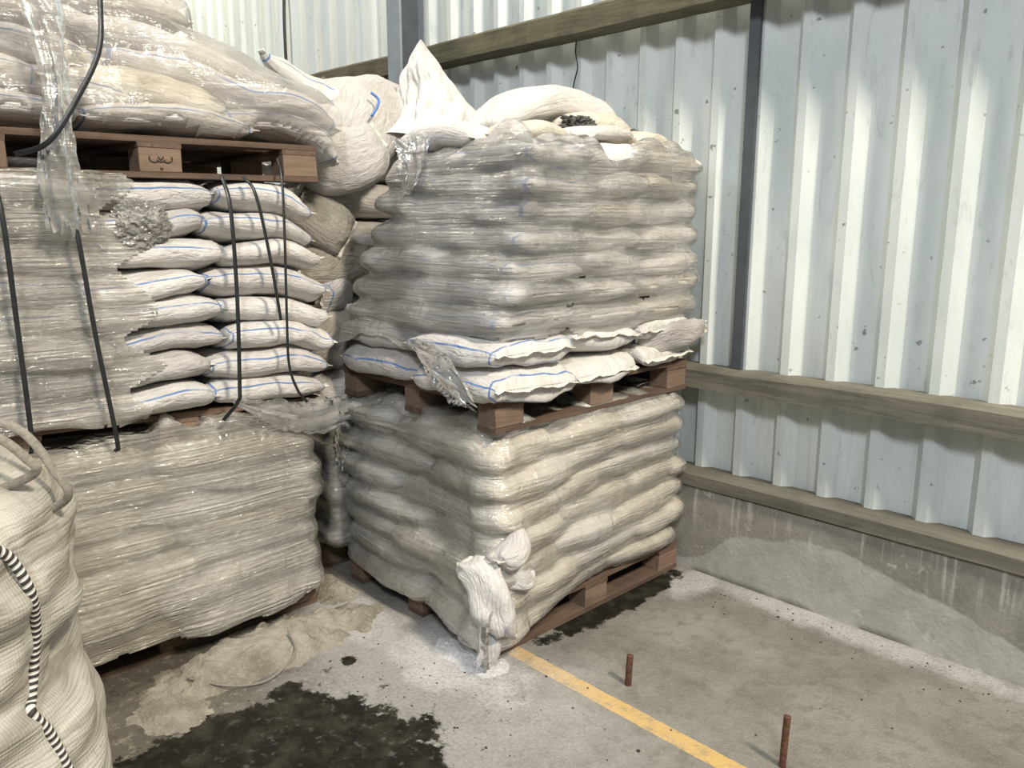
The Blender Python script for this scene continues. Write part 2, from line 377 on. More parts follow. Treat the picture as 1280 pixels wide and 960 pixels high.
# ------------------------------------------------------------------ sacks
NU, NV = 40, 36
def sack_mesh(center, side, hw, hh, length=None, axis=None, pts=None, sq=2.7, pinch=.42, rough=1., seed=0, up=(0, 0, 1), endw=.86, warp=None, taper=(1, 1)):
    """pillow swept along a centre line. Returns body (V, F, UV), hem strips."""
    if pts is None:
        c = np.asarray(center, float); a = np.asarray(axis, float); a /= np.linalg.norm(a)
        pts = [c-a*length/2, c, c+a*length/2]
    P = catmull(pts, NU); T = np.gradient(P, axis=0); T /= np.linalg.norm(T, axis=1)[:, None]
    S0 = np.asarray(side, float)
    u = np.linspace(-1, 1, NU); u = np.sign(u)*(1-(1-np.abs(u))**1.35)   # denser at the ends
    tt = (u+1)/2*(NU-1); idx = np.clip(tt.astype(int), 0, NU-2); fr = (tt-idx)[:, None]
    P = P[idx]*(1-fr)+P[idx+1]*fr; T = T[idx]*(1-fr)+T[idx+1]*fr
    r = np.random.RandomState(seed+5)
    wrk = r.uniform(0, 6.28, 6); nlob = r.randint(3, 7, 3)
    th = 2*PI*np.arange(NV)/NV
    au = np.abs(u)
    hgt = hh*np.maximum(1-au**3.2, 0)**pinch+.0035
    wid = hw*(endw+(1-endw)*np.maximum(1-au**2.5, 0)**.6)
    tp = taper[0]*(1-(u+1)/2)+taper[1]*(u+1)/2; wid = wid*tp; hgt = hgt*tp
    V = np.zeros((NU, NV, 3)); c = np.cos(th); s = np.sin(th); e = 2/sq
    cc = np.sign(c)*np.abs(c)**e; ss = np.sign(s)*np.abs(s)**e
    for i in range(NU):
        sd = S0-T[i]*(S0@T[i]); sd /= np.linalg.norm(sd); q = np.cross(T[i], sd)
        if q @ np.asarray(up, float) < 0: q = -q
        crk = 1+rough*.10*au[i]**3*(np.sin(nlob[0]*th+wrk[0]+u[i]*3)+.6*np.sin((nlob[1]+4)*th+wrk[1]))
        V[i] = P[i]+np.outer(cc*wid[i], sd)+np.outer(ss*hgt[i]*crk, q)
    V = V.reshape(-1, 3)
    A = Wob(9, 8, seed); B = Wob(28, 10, seed+1); D = Wob(60, 12, seed+2)
    off = rough*(np.stack([A(V), A(V+3.3), A(V+7.7)], 1)*.0055+np.stack([B(V), B(V+3), B(V+9)], 1)*.0022)
    uu = np.repeat(np.abs(u), NV)
    off += rough*(np.abs(D(V))*-.0025*(uu**2))[:, None]*np.array([1, 1, 1])
    V = V+off
    if warp is not None: V = warp(V)
    F = []; UV = []
    for i in range(NU-1):
        for j in range(NV):
            k = (j+1) % NV; F.append((i*NV+j, i*NV+k, (i+1)*NV+k, (i+1)*NV+j))
            a, b = (u[i]+1)/2, (u[i+1]+1)/2; v0, v1 = j/NV, (j+1)/NV
            UV += [(a, v0), (a, v1), (b, v1), (b, v0)]
    for e_ in (0, NU-1):
        ring = [e_*NV+j for j in range(NV)]; F.append(ring[::-1] if e_ == 0 else ring); UV += [(0 if e_ == 0 else 1, .25)]*NV
    hems = []
    for e_, sg in ((0, -1), (NU-1, 1)):
        ring = V[e_*NV:(e_+1)*NV]; a0 = ring[0]; a1 = ring[NV//2]; t = V[e_*NV:(e_+1)*NV].mean(0)-V[(e_-sg*3)*NV:(e_-sg*3+1)*NV].mean(0)
        t /= np.linalg.norm(t); n = 14; hv = []; q = np.cross(t, (a1-a0)/np.linalg.norm(a1-a0))
        for j in range(n+1):
            b = a0+(a1-a0)*j/n; wv = q*(.006*math.sin(j*1.1+seed)+.004*math.sin(j*2.3))
            hv += [b-t*.006+q*.002, b+t*.020+wv+q*.0015, b+t*.020+wv-q*.0015, b-t*.006-q*.002]
        hf = []; hu = []
        for j in range(n):
            for m in range(4):
                m2 = (m+1) % 4; hf.append((j*4+m, (j+1)*4+m, (j+1)*4+m2, j*4+m2))
                hu += [(m/4, j/n), (m/4, (j+1)/n), ((m+1)/4, (j+1)/n), ((m+1)/4, j/n)]
        hf += [(0, 1, 2, 3), (n*4+3, n*4+2, n*4+1, n*4)]; hu += [(0, 0)]*8
        hems.append((np.array(hv), hf, hu))
    return V, F, UV, hems
nsack = [0]
def sack(name='sack', mat='sack_white', label=None, group=None, hem=(True, True), cat='sack', **kw):
    nsack[0] += 1; kw.setdefault('seed', nsack[0]*3+1)
    V, F, UV, hems = sack_mesh(**kw)
    o = mesh_obj(name, V, F, M[mat], uv=UV)
    for h, on in zip(hems, hem):
        if on:
            ho = mesh_obj('hem', h[0]-np.array(o.location), h[1], M['hem'], parent=o, uv=h[2]); ho['label'] = 'stitched hem closing the sack end'
    tag(o, label, cat, group)
    return o, V, F
ORD = ['bottom', 'second', 'third', 'fourth', 'fifth', 'sixth', 'seventh', 'eighth', 'ninth', 'tenth']

def wrap_film(name, geo, rect, z0, z1, mat, label, nz=95, ns=420, off=.007, rag=0.015, tight=2, corner=.10, warp=None, topfold=0., zblur=3, hr=4, group=None):
    """stretch film shrunk onto the sacks of one pallet load"""
    allV = []; allF = []; b = 0
    for V, F in geo:
        allV.append(V); allF += [tuple(int(i)+b for i in f) for f in F if len(f) == 4]; b += len(V)
    allV = np.vstack(allV); tree = BVHTree.FromPolygons([Vector(v) for v in allV], allF)
    def perim(x0, x1, y0, y1):
        cx, cy = (x0+x1)/2, (y0+y1)/2
        A, B = (x1-x0)/2-corner, (y1-y0)/2-corner
        segs = [2*B, corner*PI/2, 2*A, corner*PI/2]*2; tot = sum(segs); Q = []
        for i in range(ns):
            s = tot*i/ns; k = 0
            while s > segs[k]: s -= segs[k]; k += 1
            f = s/segs[k]; base = (k//2)*90
            if k % 2 == 0:
                if k == 0: p, n = (A+corner, -B+2*B*f), (1, 0)
                elif k == 2: p, n = (A-2*A*f, B+corner), (0, 1)
                elif k == 4: p, n = (-A-corner, B-2*B*f), (-1, 0)
                else: p, n = (-A+2*A*f, -B-corner), (0, -1)
            else:
                cxy = [(A, B), (-A, B), (-A, -B), (A, -B)][k//2]; a = math.radians(base+90*f); n = (math.cos(a), math.sin(a)); p = (cxy[0]+corner*n[0], cxy[1]+corner*n[1])
            Q.append((p[0]+cx, p[1]+cy, n[0], n[1]))
        return np.array(Q)
    Z = np.linspace(z0, z1, nz); QQ = np.array([perim(*(rect(z) if callable(rect) else rect)) for z in Z]); D = np.full((nz, ns), np.nan); start = .30
    for i, z in enumerate(Z):
        Q = QQ[i]
        for j in range(ns):
            o = Vector((Q[j, 0]+Q[j, 2]*start, Q[j, 1]+Q[j, 3]*start, z))
            h = tree.ray_cast(o, Vector((-Q[j, 2], -Q[j, 3], 0)), .55)
            if h[0] is not None: D[i, j] = start-h[3]
    # fill misses by neighbours, then taut smoothing
    bad = np.isnan(D)
    for _ in range(2): bad = bad & np.roll(bad, 1, 1) & np.roll(bad, -1, 1)
    D = np.where(np.isnan(D), -.03, D)
    def rmax(a, n, ax):
        out = a.copy()
        for s_ in range(-n, n+1):
            sh = np.roll(a, s_, axis=ax)
            if ax == 0:
                if s_ > 0: sh[:s_] = a[:1]
                if s_ < 0: sh[s_:] = a[-1:]
            out = np.maximum(out, sh)
        return out
    def blur(a, n, ax):
        for _ in range(n):
            if ax == 1: a = (np.roll(a, 1, 1)+2*a+np.roll(a, -1, 1))/4
            else:
                p = np.vstack([a[:1], a, a[-1:]]); a = (p[:-2]+2*a+p[2:])/4
        return a
    D = rmax(D, hr, 1); D = blur(D, hr*3, 1); D = rmax(D, tight, 0); D = blur(D, zblur, 0)
    X = QQ[:, :, 0]+QQ[:, :, 2]*(D+off); Y = QQ[:, :, 1]+QQ[:, :, 3]*(D+off); Q = QQ[-1]; ZZ = np.repeat(Z[:, None], ns, 1)
    P = np.stack([X, Y, ZZ], -1)
    w1 = Wob(14, 8, 77)(P); w2 = Wob(45, 9, 78)(P)
    edge = np.linspace(0, 1, nz)[:, None]
    P[..., 2] += rag*w1*(np.clip(1-edge*9, 0, 1)+np.clip(edge*9-8, 0, 1)) + rag*.5*w2*(np.clip(1-edge*14, 0, 1)+np.clip(edge*14-13, 0, 1))
    if topfold:   # lip folded in over the top of the load
        rows = []
        for t in (1, 2, 3, 4):
            R = P[-1].copy(); dirc = np.stack([Q[:, 2], Q[:, 3]], 1); R[:, :2] -= dirc*topfold*t/4*(1+.3*w2[-1][:, None]); R[:, 2] += .012*math.sin(t*.8)+.010*w2[-1]; rows.append(R)
        P = np.concatenate([P, np.array(rows)], 0)
    n_ = P.shape[0]; V = P.reshape(-1, 3); F = []
    for i in range(n_-1):
        for j in range(ns):
            k = (j+1) % ns
            if i < nz*.35 and (QQ[0, j, 2] > .3 or QQ[0, j, 3] < -.3) and bad[i, j] and bad[i, k]: continue
            F.append((i*ns+j, i*ns+k, (i+1)*ns+k, (i+1)*ns+j))
    o = mesh_obj(name, V, F, mat)
    tag(o, label, 'plastic wrap', group)
    return o

# ------------------------------------------------------------------ pallets
def pallet(x0, y0, z0, lx, ly, label, stamp=False, group='wooden pallets under the sack loads', tilt=0., shade='wood'):
    root = empty('pallet', (x0+lx/2, y0+ly/2, z0), label=label, cat='pallet', group=None)
    ox, oy = -lx/2, -ly/2
    bw, bl = .10, .145
    xs = [ox, -bw/2, ox+lx-bw]; ys = [oy, -bl/2, oy+ly-bl]
    for xx in xs:      # bottom boards run along y
        box('bottom_board', xx, xx+bw, oy, oy+ly, 0, .020, M['wood1'], root, .002, .0012)
    for xx in xs:
        for yy in ys:
            b = box('block', xx+.002, xx+bw-.002, yy+.002, yy+bl-.002, .020, .098, M['block1'], root, .003, .0012)
    for yy in ys: box('stringer_board', ox, ox+lx, yy, yy+bl, .098, .116, M['wood0'], root, .002, .0012)
    n = 7; pitch = (lx-.1)/(n-1)
    for i in range(n): box('deck_board', ox+pitch*i, ox+pitch*i+.098, oy, oy+ly, .116, .136, M['wood1'], root, .002, .0015)
    if stamp:   # burnt mark on the middle block
        xf = ox+lx-.0005; zc = .056
        def arc(y0_, r_, a0, a1): return [(xf+.001, y0_+r_*math.cos(math.radians(a)), zc+.008+r_*.8*math.sin(math.radians(a))) for a in np.linspace(a0, a1, 7)]
        st = empty('stamp', (0, 0, 0)); st.parent = root; st['label'] = 'dark burnt mark'
        V = []; F = []
        for pts in (arc(-.022, .016, 150, 330), arc(.022, .016, 210, 390), arc(0, .014, 200, 340), [(xf+.001, -.004, zc-.022), (xf+.001, .0, zc-.028), (xf+.001, .004, zc-.022)], [(xf+.001, -.009, zc+.014), (xf+.001, .0, zc+.004), (xf+.001, .009, zc+.014)]):
            v, f, _ = tube(pts, .0022, 14, 6); F += [tuple(i+len(V) for i in g) for g in f]; V += v.tolist()
        bpy.data.objects.remove(st)
        so = mesh_obj('stamp', V, F, M['ink'], parent=root); so['label'] = 'dark burnt mark'
    root.rotation_euler.x = tilt
    return root

# ------------------------------------------------------------------ SETTING
def struct(o): o['kind'] = 'structure'; return o
# floor
bm = bmesh.new(); box_bm(bm, -9.5, 3.0, -3.5, 3.4, -.12, 0)
me = bpy.data.meshes.new('floor'); bm.to_mesh(me); bm.free(); me.materials.append(M['floor'])
fl = bpy.data.objects.new('floor', me); C.objects.link(fl); struct(fl)
# profiled cladding
prof = []; period = .199; x = -.824-period*43; xend = 2.6; yb, yf = 3.195, 3.155
while x < xend:
    prof += [(x, yf), (x+.036, yf), (x+.078, yb), (x+.120, yb+.002), (x+.168, yb)]
    x += period
def sheet(name, z0, z1, xa, xb):
    V = []; F = []; pr = [p for p in prof if xa-.001 <= p[0] <= xb+.001]
    nz = 2
    for (a, b) in pr:
        V += [(a, b, z0), (a, b, z1), (a, b+.004, z1), (a, b+.004, z0)]
    for i in range(len(pr)-1):
        for m in range(4): m2 = (m+1) % 4; F.append((i*4+m, (i+1)*4+m, (i+1)*4+m2, i*4+m2))
    o = mesh_obj(name, V, F, M['clad'], smooth=False, loc=(0, 0, 0)); return struct(o)
sheet('wall_back', .44, 5.2, -9.4, 2.6)
# concrete upstand
bm = bmesh.new(); box_bm(bm, -9.4, 2.6, 3.07, 3.4, -.1, .412)
bmesh.ops.bevel(bm, geom=bm.edges[:], offset=.008, segments=2, affect='EDGES')
me = bpy.data.meshes.new('u'); bm.to_mesh(me); bm.free(); me.materials.append(M['upstand'])
o = bpy.data.objects.new('wall_upstand', me); C.objects.link(o); struct(o)
# rails: sill rail on the upstand, middle girt, upper girt
def rail(name, z0, z1, ya, yb_, mat, label=None):
    V = []; F = []; n = 120
    wa = Wob(3, 6, int(z0*100)); wb = Wob(20, 6, int(z0*100)+1)
    for i in range(n+1):
        xx = -9.3+11.8*i/n
        for (yy, zz) in ((ya, z0), (ya, z1-.012), (ya+.010, z1), (yb_, z1), (yb_, z0)):
            q = np.array([[xx, yy, zz]]); V.append((xx, yy+.004*wb(q)[0], zz+.004*wa(q)[0]))
    for i in range(n):
        for m in range(5): m2 = (m+1) % 5; F.append((i*5+m, i*5+m2, (i+1)*5+m2, (i+1)*5+m))
    F += [tuple(range(4, -1, -1)), tuple(range(n*5, n*5+5))]
    o = mesh_obj(name, V, F, mat, smooth=False, loc=(0, 0, 0)); return struct(o)
rail('trim_1', .412, .478, 3.055, 3.19, M['beam0'])
rail('trim_2', .876, .968, 3.050, 3.185, M['beam0'])
rail('trim_3', 2.49, 2.60, 3.01, 3.155, M['beam_up'])
# dark steel flat upright against the sheeting
o = box('trim_4', -1.845, -1.795, 3.135, 3.154, .97, 2.489, M['column_dark'], None, .002); struct(o)
o = box('trim_5', -1.845, -1.795, 3.135, 3.154, 2.602, 4.6, M['column_dark'], None, .002); struct(o)
# I-section column
col = empty('steel_column', (-3.87, 2.93, 0), label='blue-grey steel I-section column standing in front of the upper girt', cat='column')
box('flange', -.060, .060, -.11, -.094, 0, 4.9, M['column_light'], col, .002)
box('flange', -.060, .060, .060, .072, 0, 4.9, M['column_light'], col, .002)
box('web', -.006, .006, -.094, .060, 0, 4.9, M['column_dark'], col, .001)  # darker than the flanges: shade of the recess painted into the web colour
box('base_plate', -.12, .12, -.17, .115, 0, .02, M['column_dark'], col, .003)
# thin cables on the wall
V, F, UV = tube([(-5.58, 3.12, 4.6), (-5.6, 3.13, 3.4), (-5.61, 3.12, 2.95), (-5.62, 3.13, 2.0), (-5.6, 3.13, .5)], .011, 60, 8)
tag(mesh_obj('cable', V, F, M['strap']), 'thin black cable running down the pale sheeting left of the column', 'cable')
V, F, UV = tube([(-2.80, 3.145, 2.49), (-2.795, 3.135, 2.43), (-2.785, 3.14, 2.36), (-2.81, 3.14, 2.28), (-2.83, 3.14, 2.16)], .0035, 40, 6)
tag(mesh_obj('wire', V, F, M['strap']), 'short dark wire dangling from the upper girt behind the tall right stack', 'wire')

# ------------------------------------------------------------------ LOWER RIGHT LOAD
def sm(a, b, t): t = np.clip((t-a)/(b-a), 0, 1); return t*t*(3-2*t)
lowf = [Wob(4, 6, 301), Wob(4, 6, 302), Wob(5, 6, 303)]
RX0, RX1, RY0, RY1 = -3.02, -2.0, 1.86, 3.04
pallet(-3.0, 1.86, 0, .98, 1.18, 'dark wooden pallet on the floor under the lower right load of sacks')
def warp_lr(V):
    V = V.copy(); P = V.copy()
    dc = np.hypot(P[:, 0]-RX1, P[:, 1]-RY0); low = 1-np.clip((P[:, 2]-.13)/.75, 0, 1)
    out = np.maximum(P[:, 0]-(RX1-.05), (RY0+.05)-P[:, 1])
    over = sm(-.02, .06, out)
    k = np.exp(-(dc/.42)**2)
    left = sm(-.02, .06, (RY0+.05)-P[:, 1]); V[:, 2] -= .075*low**1.3*left*(1-k); V[:, 1] -= .03*low*left
    V[:, 2] -= .115*low**.8*k*over+.035*np.exp(-(dc/.6)**2)*np.clip(P[:, 2]-.2, 0, 1)*1.0
    V[:, 0] += (.05*low-.012)*np.exp(-(dc/.35)**2); V[:, 1] -= (.07*low)*np.exp(-(dc/.35)**2)
    V[:, 0] += lowf[0](P*[1, 1, 2])*.018; V[:, 1] += lowf[1](P*[1, 1, 2])*.018; V[:, 2] += lowf[2](P)*.015*sm(.16, .3, P[:, 2])
    # left end rounds back a little with height
    V[:, 0] += .05*sm(-2.6, -3.0, -(-P[:, 0])) * 0
    return V
geo = []
nohem = lambda i: True; thick = 1.
def put_layers(unit, rect, zb, pitch, plan, warp, mats, tname, group, colour, extra=None):
    """plan[i] = list of (x0, x1, y0, y1, length axis, where)"""
    x0, x1, y0, y1 = rect; g = []; rs = random.Random(sum(map(ord, unit)))
    for i, lay in enumerate(plan):
        zc = zb+pitch*(i+.5)
        for (a, b, c, d, ax, where) in lay:
            jx, jy = rs.uniform(-.014, .014), rs.uniform(-.014, .014)
            cx, cy = (a+b)/2+jx, (c+d)/2+jy
            if ax == 'x': L, hw, axis, side = b-a, (d-c)/2, (1, 0, rs.uniform(-.035, .035)), (0, 1, 0)
            else: L, hw, axis, side = d-c, (b-a)/2, (0, 1, rs.uniform(-.035, .035)), (1, 0, 0)
            m = rs.choice(mats(i, where)) if callable(mats) else rs.choice(mats)
            lab = '%s sack %s, %s layer of %s' % (colour(m), where, ('top' if i == len(plan)-1 else ORD[i]), tname)
            o, V, F = sack(mat=m, label=lab, group='sacks in the '+tname, hem=(True, True) if not nohem(i) else (False, False), center=(cx, cy, zc+rs.uniform(-.004, .004)), axis=axis, side=side, length=L+.01, hw=hw+.010, hh=pitch/2*rs.uniform(1.0, 1.2)*thick, warp=warp, sq=2.5+rs.random()*.5, pinch=.30+.12*rs.random(), rough=rs.uniform(.9, 1.7), **(extra(i, where) if extra else {}))
            g.append((V, F))
    return g
def colour(m):
    return {'sack_white': 'white plain', 'sack_stripe': 'white blue-lined', 'sack_cream': 'cream', 'sack_grey': 'grey', 'sack_greystripe': 'grey blue-lined', 'sack_dirty': 'soiled brown'}[m]
planLR = []
x0, x1, y0, y1 = RX0, RX1, RY0, RY1
cuts = [[.70], [.44, .84], [.60], [.36, .80], [.52], [.40, .74], [.64]]
for i in range(7):
    ys = [y0]+[y0+c for c in cuts[i]]+[y1]; L = []; dpt = .40
    nm = ['at the near corner', 'in middle of right face', 'at wall end of right face']
    for q in range(len(ys)-1):
        L.append((x1-dpt, x1+(.012 if (i+q) % 2 else -.008), ys[q], ys[q+1], 'y', nm[q] if q == 0 or q < len(ys)-2 else nm[2]))
    if i in (2, 4, 6): L[0] = (x1-.60, x1+.01, y0, y0+.34, 'x', nm[0]); L.insert(1, (x1-dpt, x1, y0+.33, ys[1]+.08, 'y', nm[1])); L[2] = (x1-dpt, x1, ys[1]+.08, y1, 'y', nm[2])
    L.append((x0, L[0][0], y0, y0+.40, 'x', 'at left end of left face'))
    planLR.append(L)
g = put_layers('lower_right', (x0, x1, y0, y1), .140, .1025, planLR, warp_lr,
               lambda i, w: ['sack_grey', 'sack_white'] if 'left' in w else ['sack_cream', 'sack_cream', 'sack_white'], 'lower right load', '', colour)  # left-face sacks are greyer: shade of that side is put into the colour
gLR = g
wrap_film('stretch_film', g, (x0, x1, y0, y1), .05, .88, M['film_mid'], 'clear dusty stretch film wrapped around the lower right load of sacks', topfold=.18, warp=None, tight=1)

nohem = lambda i: i > 1
# ------------------------------------------------------------------ UPPER RIGHT LOAD
pallet(-3.0, 1.87, .865, .98, 1.18, 'brown wooden pallet carrying the upper right load, above the lower right load')
UX0, UX1, UY0, UY1 = -2.96, -1.98, 1.83, 3.06
lowu = [Wob(4, 6, 401), Wob(4, 6, 402), Wob(5, 6, 403)]
def warp_ur(V):
    P = V; V = V.copy(); t = np.clip((P[:, 2]-1.12)/.8, 0, 1.2); f = (1-(P[:, 1]-UY0)/(UY1-UY0))
    V[:, 1] += .19*t*np.clip(f, 0, 1.1)
    V[:, 0] += lowu[0](P*[1, 1, 2])*.018; V[:, 1] += lowu[1](P*[1, 1, 2])*.012; V[:, 2] += lowu[2](P)*.016*sm(1.03, 1.2, P[:, 2])
    V[:, 0] += .20*t*np.clip((-2.2-P[:, 0])/.8, 0, 1)
    # sacks bulge and droop over the pallet edge in the lowest layers
    low = 1-np.clip((P[:, 2]-1.0)/.16, 0, 1); out = np.maximum(P[:, 0]-(UX1-.05), (UY0+.05)-P[:, 1])
    V[:, 2] -= .035*low*sm(-.02, .06, out)
    return V
planUR = []
x0, x1, y0, y1 = UX0, UX1, UY0, UY1
yw = (y1-y0)/3
for i in range(9):
    j = .018*math.sin(i*2.1)
    L = [(x0, x1, y0, y0+yw+j, 'x', 'along the left face'), (x0+.35, x1, y0+yw+j, y0+2*yw-j, 'x', 'in middle of right face'), (x0+.35, x1, y0+2*yw-j, y1, 'x', 'at wall end of right face')]
    if i == 0: L[0] = (x0+.55, x1+.03, y0-.01, y0+yw+j, 'x', 'at the near corner'); L.append((x0, x0+.56, y0, y0+.4, 'x', 'at left end of left face'))
    if i == 1: L[0] = (x0+.50, x1+.02, y0-.01, y0+yw+j, 'x', 'at the near corner'); L.append((x0, x0+.52, y0, y0+.4, 'x', 'at left end of left face'))
    planUR.append(L)
g = put_layers('upper_right', (x0, x1, y0, y1), 1.003, .1, planUR, warp_ur,
               lambda i, w: (['sack_stripe'] if 'near' in w else ['sack_white'] if 'right' in w else ['sack_greystripe']) if i < 2 else (['sack_greystripe'] if 'left' in w else ['sack_cream', 'sack_white']), 'upper right load', '', colour)  # upper load too: left-face shade is painted in as greyer sacks
gUR = g
wrap_film('stretch_film', g[7:], lambda z: (UX0+.20*np.clip((z-1.12)/.8, 0, 1.2), UX1, UY0+.19*np.clip((z-1.12)/.8, 0, 1.2), UY1), 1.13, 1.90, M['film_dull'], 'dusty grey stretch film wrapped around upper right load, torn at its foot', topfold=.07, rag=.03, tight=2, zblur=4, hr=3)

nohem = lambda i: True
# ------------------------------------------------------------------ LOWER LEFT LOAD
pallet(-3.87, .44, 0, .98, 1.18, 'dark wooden pallet on the floor under the lower left load of sacks')
AX0, AX1, AY0, AY1 = -3.62, -2.79, .42, 1.60
lowa = [Wob(4, 6, 501), Wob(4, 6, 502), Wob(5, 6, 503)]
def warp_a(V):
    P = V; V = V.copy(); t = (P[:, 2]-.14)/.66
    V[:, 2] += (t*(.085-.105*(P[:, 1]-AY0)/(AY1-AY0)))
    out = P[:, 0]-(AX1-.06); low = 1-np.clip((P[:, 2]-.14)/.3, 0, 1)
    mid = np.exp(-((P[:, 1]-1.0)/.35)**2)
    V[:, 2] -= (.03+.05*mid)*low*sm(-.02, .06, out)
    V[:, 0] += lowa[0](P*[1, 1, 2])*.016+.02*low*sm(-.06, .03, out); V[:, 1] += lowa[1](P*[1, 1, 2])*.010; V[:, 2] += lowa[2](P)*.014*sm(.16, .3, P[:, 2])
    return V
planA = []
x0, x1, y0, y1 = AX0, AX1, AY0, AY1
for i in range(7):
    m = [1.0, .93, 1.08, 1.02, .9, 1.06, .97][i]
    planA.append([(x1-.40, x1, m, y1, 'y', 'at the right end'), (x1-.40, x1, y0, m, 'y', 'at the left end')])
g = put_layers('lower_left', (x0, x1, y0, y1), .138, .094, planA, warp_a, ['sack_cream', 'sack_cream', 'sack_white'], 'lower left load', '', colour)
wrap_film('stretch_film', g, (x0, x1, y0, y1), .07, .885, M['film_shiny'], 'glossy clear stretch film wrapped around the lower left load of sacks', topfold=.15, tight=3, zblur=7)

nohem = lambda i: False; thick = 1.07
# ------------------------------------------------------------------ MIDDLE LEFT LOAD
pallet(-3.86, .50, .79, .98, 1.18, 'dark wooden pallet carrying the middle left load, above the lower left load', tilt=-.045, stamp=True)
BX0, BX1, BY0, BY1 = -3.66, -2.80, .44, 1.70
lowb = [Wob(5, 6, 601), Wob(5, 6, 602), Wob(5, 6, 603)]
def warp_b(V):
    P = V; V = V.copy()
    V[:, 2] += (P[:, 2]-.93)*0 - .05*(P[:, 1]-1.1)*(1-np.clip((P[:, 2]-.93)/.82, 0, 1))
    e = sm(BY1-.30, BY1, P[:, 1]); V[:, 2] -= .05*e*e*sm(.93, 1.1, P[:, 2])*sm(1.76, 1.70, P[:, 2])
    V[:, 1] += -.05*e*sm(1.2, 1.75, P[:, 2])
    V[:, 0] += lowb[0](P*[1, 1, 2])*.014; V[:, 1] += lowb[1](P*[1, 1, 2])*.012; V[:, 2] += lowb[2](P)*.012*sm(.95, 1.05, P[:, 2])*sm(1.76, 1.66, P[:, 2])
    return V
planB = []
x0, x1, y0, y1 = BX0, BX1, BY0, BY1
rsb = random.Random(4)
for i in range(8):
    a = .84+rsb.uniform(-.05, .05); b = 1.25+rsb.uniform(-.05, .06)
    dx = rsb.uniform(-.02, .02)
    planB.append([(x1-.5, x1+dx, b, y1, 'y', 'at the right end'), (x1-.5, x1-dx, a, b, 'y', 'in the middle'), (x1-.5, x1+dx*.5, y0, a, 'y', 'at the left end')])
g = put_layers('middle_left', (x0, x1, y0, y1), .932, .1025, planB, warp_b, lambda i, w: ['sack_stripe', 'sack_stripe', 'sack_white'] if 'right' in w else (['sack_greystripe', 'sack_grey', 'sack_stripe'] if 'middle' in w else ['sack_greystripe', 'sack_grey']), 'middle left load', '', colour)
gB = g
# film is only over the left two thirds: cut the wrap where the right-hand sacks are bare
of = wrap_film('stretch_film', g, (x0, x1, y0, y1), .90, 1.745, M['film_shiny'], 'glossy clear film around the middle left load, torn away over its right part', rag=.02, tight=2)
me = of.data; bm = bmesh.new(); bm.from_mesh(me); wj = Wob(12, 6, 5)
L = of.location
kill = [f for f in bm.faces if (lambda c: c.x+L.x > -3.3 and c.y+L.y > .93+.05*wj(np.array([[0, 0, c.z*1.5]]))[0]+.25*max(0, (1.2-(c.z+L.z)))*0)(f.calc_center_median())]
bmesh.ops.delete(bm, geom=kill, context='FACES'); bm.to_mesh(me); bm.free()

# ------------------------------------------------------------------ TOP LEFT LOAD
pallet(-3.80, .49, 1.752, .98, 1.19, 'brown pallet with a stamped middle block, carrying the top left mound of sacks', stamp=True, tilt=.012)
def loose(label, pts, side, hw, hh, mat, **kw):
    kw.setdefault('rough', 1.3)
    return sack(mat=mat, label=label, center=None, pts=pts, side=side, hw=hw, hh=hh, **kw)
S_IN = (1, 0, .15)
gC = []
def C_(label, pts, hw, hh, mat, side=(1, 0, 0), **kw):
    o, V, F = loose(label, pts, side, hw, hh, mat, **kw); gC.append((V, F))
C_('long blue-lined sack lying flat on the top left pallet, right of hanging film', [(-3.05, .86, 1.945), (-3.04, 1.12, 1.955), (-3.05, 1.42, 1.94)], .24, .050, 'sack_stripe')
C_('short white sack lying flat on the top left pallet at the frame edge', [(-3.05, .36, 1.945), (-3.05, .60, 1.955), (-3.04, .86, 1.94)], .24, .055, 'sack_stripe')
C_('lumpy sack end drooping over the right end of the top left pallet', [(-3.08, 1.36, 1.98), (-3.06, 1.58, 1.975), (-3.04, 1.72, 1.93), (-3.02, 1.80, 1.84)], .22, .058, 'sack_stripe')
C_('fat cream sack with a rounded end in the middle of the top left mound', [(-3.12, .80, 2.03), (-3.10, 1.05, 2.055), (-3.12, 1.36, 2.015)], .24, .068, 'sack_cream')
C_('blue-lined sack end just right of the hanging film, top left mound', [(-3.06, .66, 2.05), (-3.02, .86, 2.03), (-2.99, 1.06, 1.995)], .17, .050, 'sack_stripe')
C_('blue-lined sack at the frame edge, second up in the top left mound', [(-3.08, .30, 2.03), (-3.06, .52, 2.05), (-3.05, .76, 2.04)], .22, .060, 'sack_stripe')
C_('long blue-lined sack sloping down to the right end of the top left mound', [(-3.22, 1.02, 2.17), (-3.17, 1.25, 2.13), (-3.12, 1.45, 2.06), (-3.08, 1.63, 2.04), (-3.06, 1.80, 1.955)], .26, .068, 'sack_greystripe')
C_('grey sack draped over the slope at the top left mound, under the peak', [(-3.35, .90, 2.26), (-3.28, 1.15, 2.24), (-3.22, 1.40, 2.17), (-3.2, 1.66, 2.10)], .26, .066, 'sack_grey')
C_('white blue-lined sack across the left of the top left mound at mid height', [(-3.20, .30, 2.13), (-3.18, .62, 2.17), (-3.18, .96, 2.13)], .26, .062, 'sack_stripe')
C_('grey sack high on the top left mound near the frame top', [(-3.35, .34, 2.26), (-3.32, .68, 2.30), (-3.32, 1.02, 2.27)], .26, .066, 'sack_grey')
C_('rounded white sack at the very top of the left mound beside pale sheeting', [(-3.40, .86, 2.38), (-3.36, 1.12, 2.39), (-3.36, 1.36, 2.34)], .24, .066, 'sack_white')
C_('soiled sack at the back of the top left mound', [(-3.60, .7, 2.10), (-3.58, 1.0, 2.13), (-3.56, 1.5, 2.08)], .2, .10, 'sack_grey')

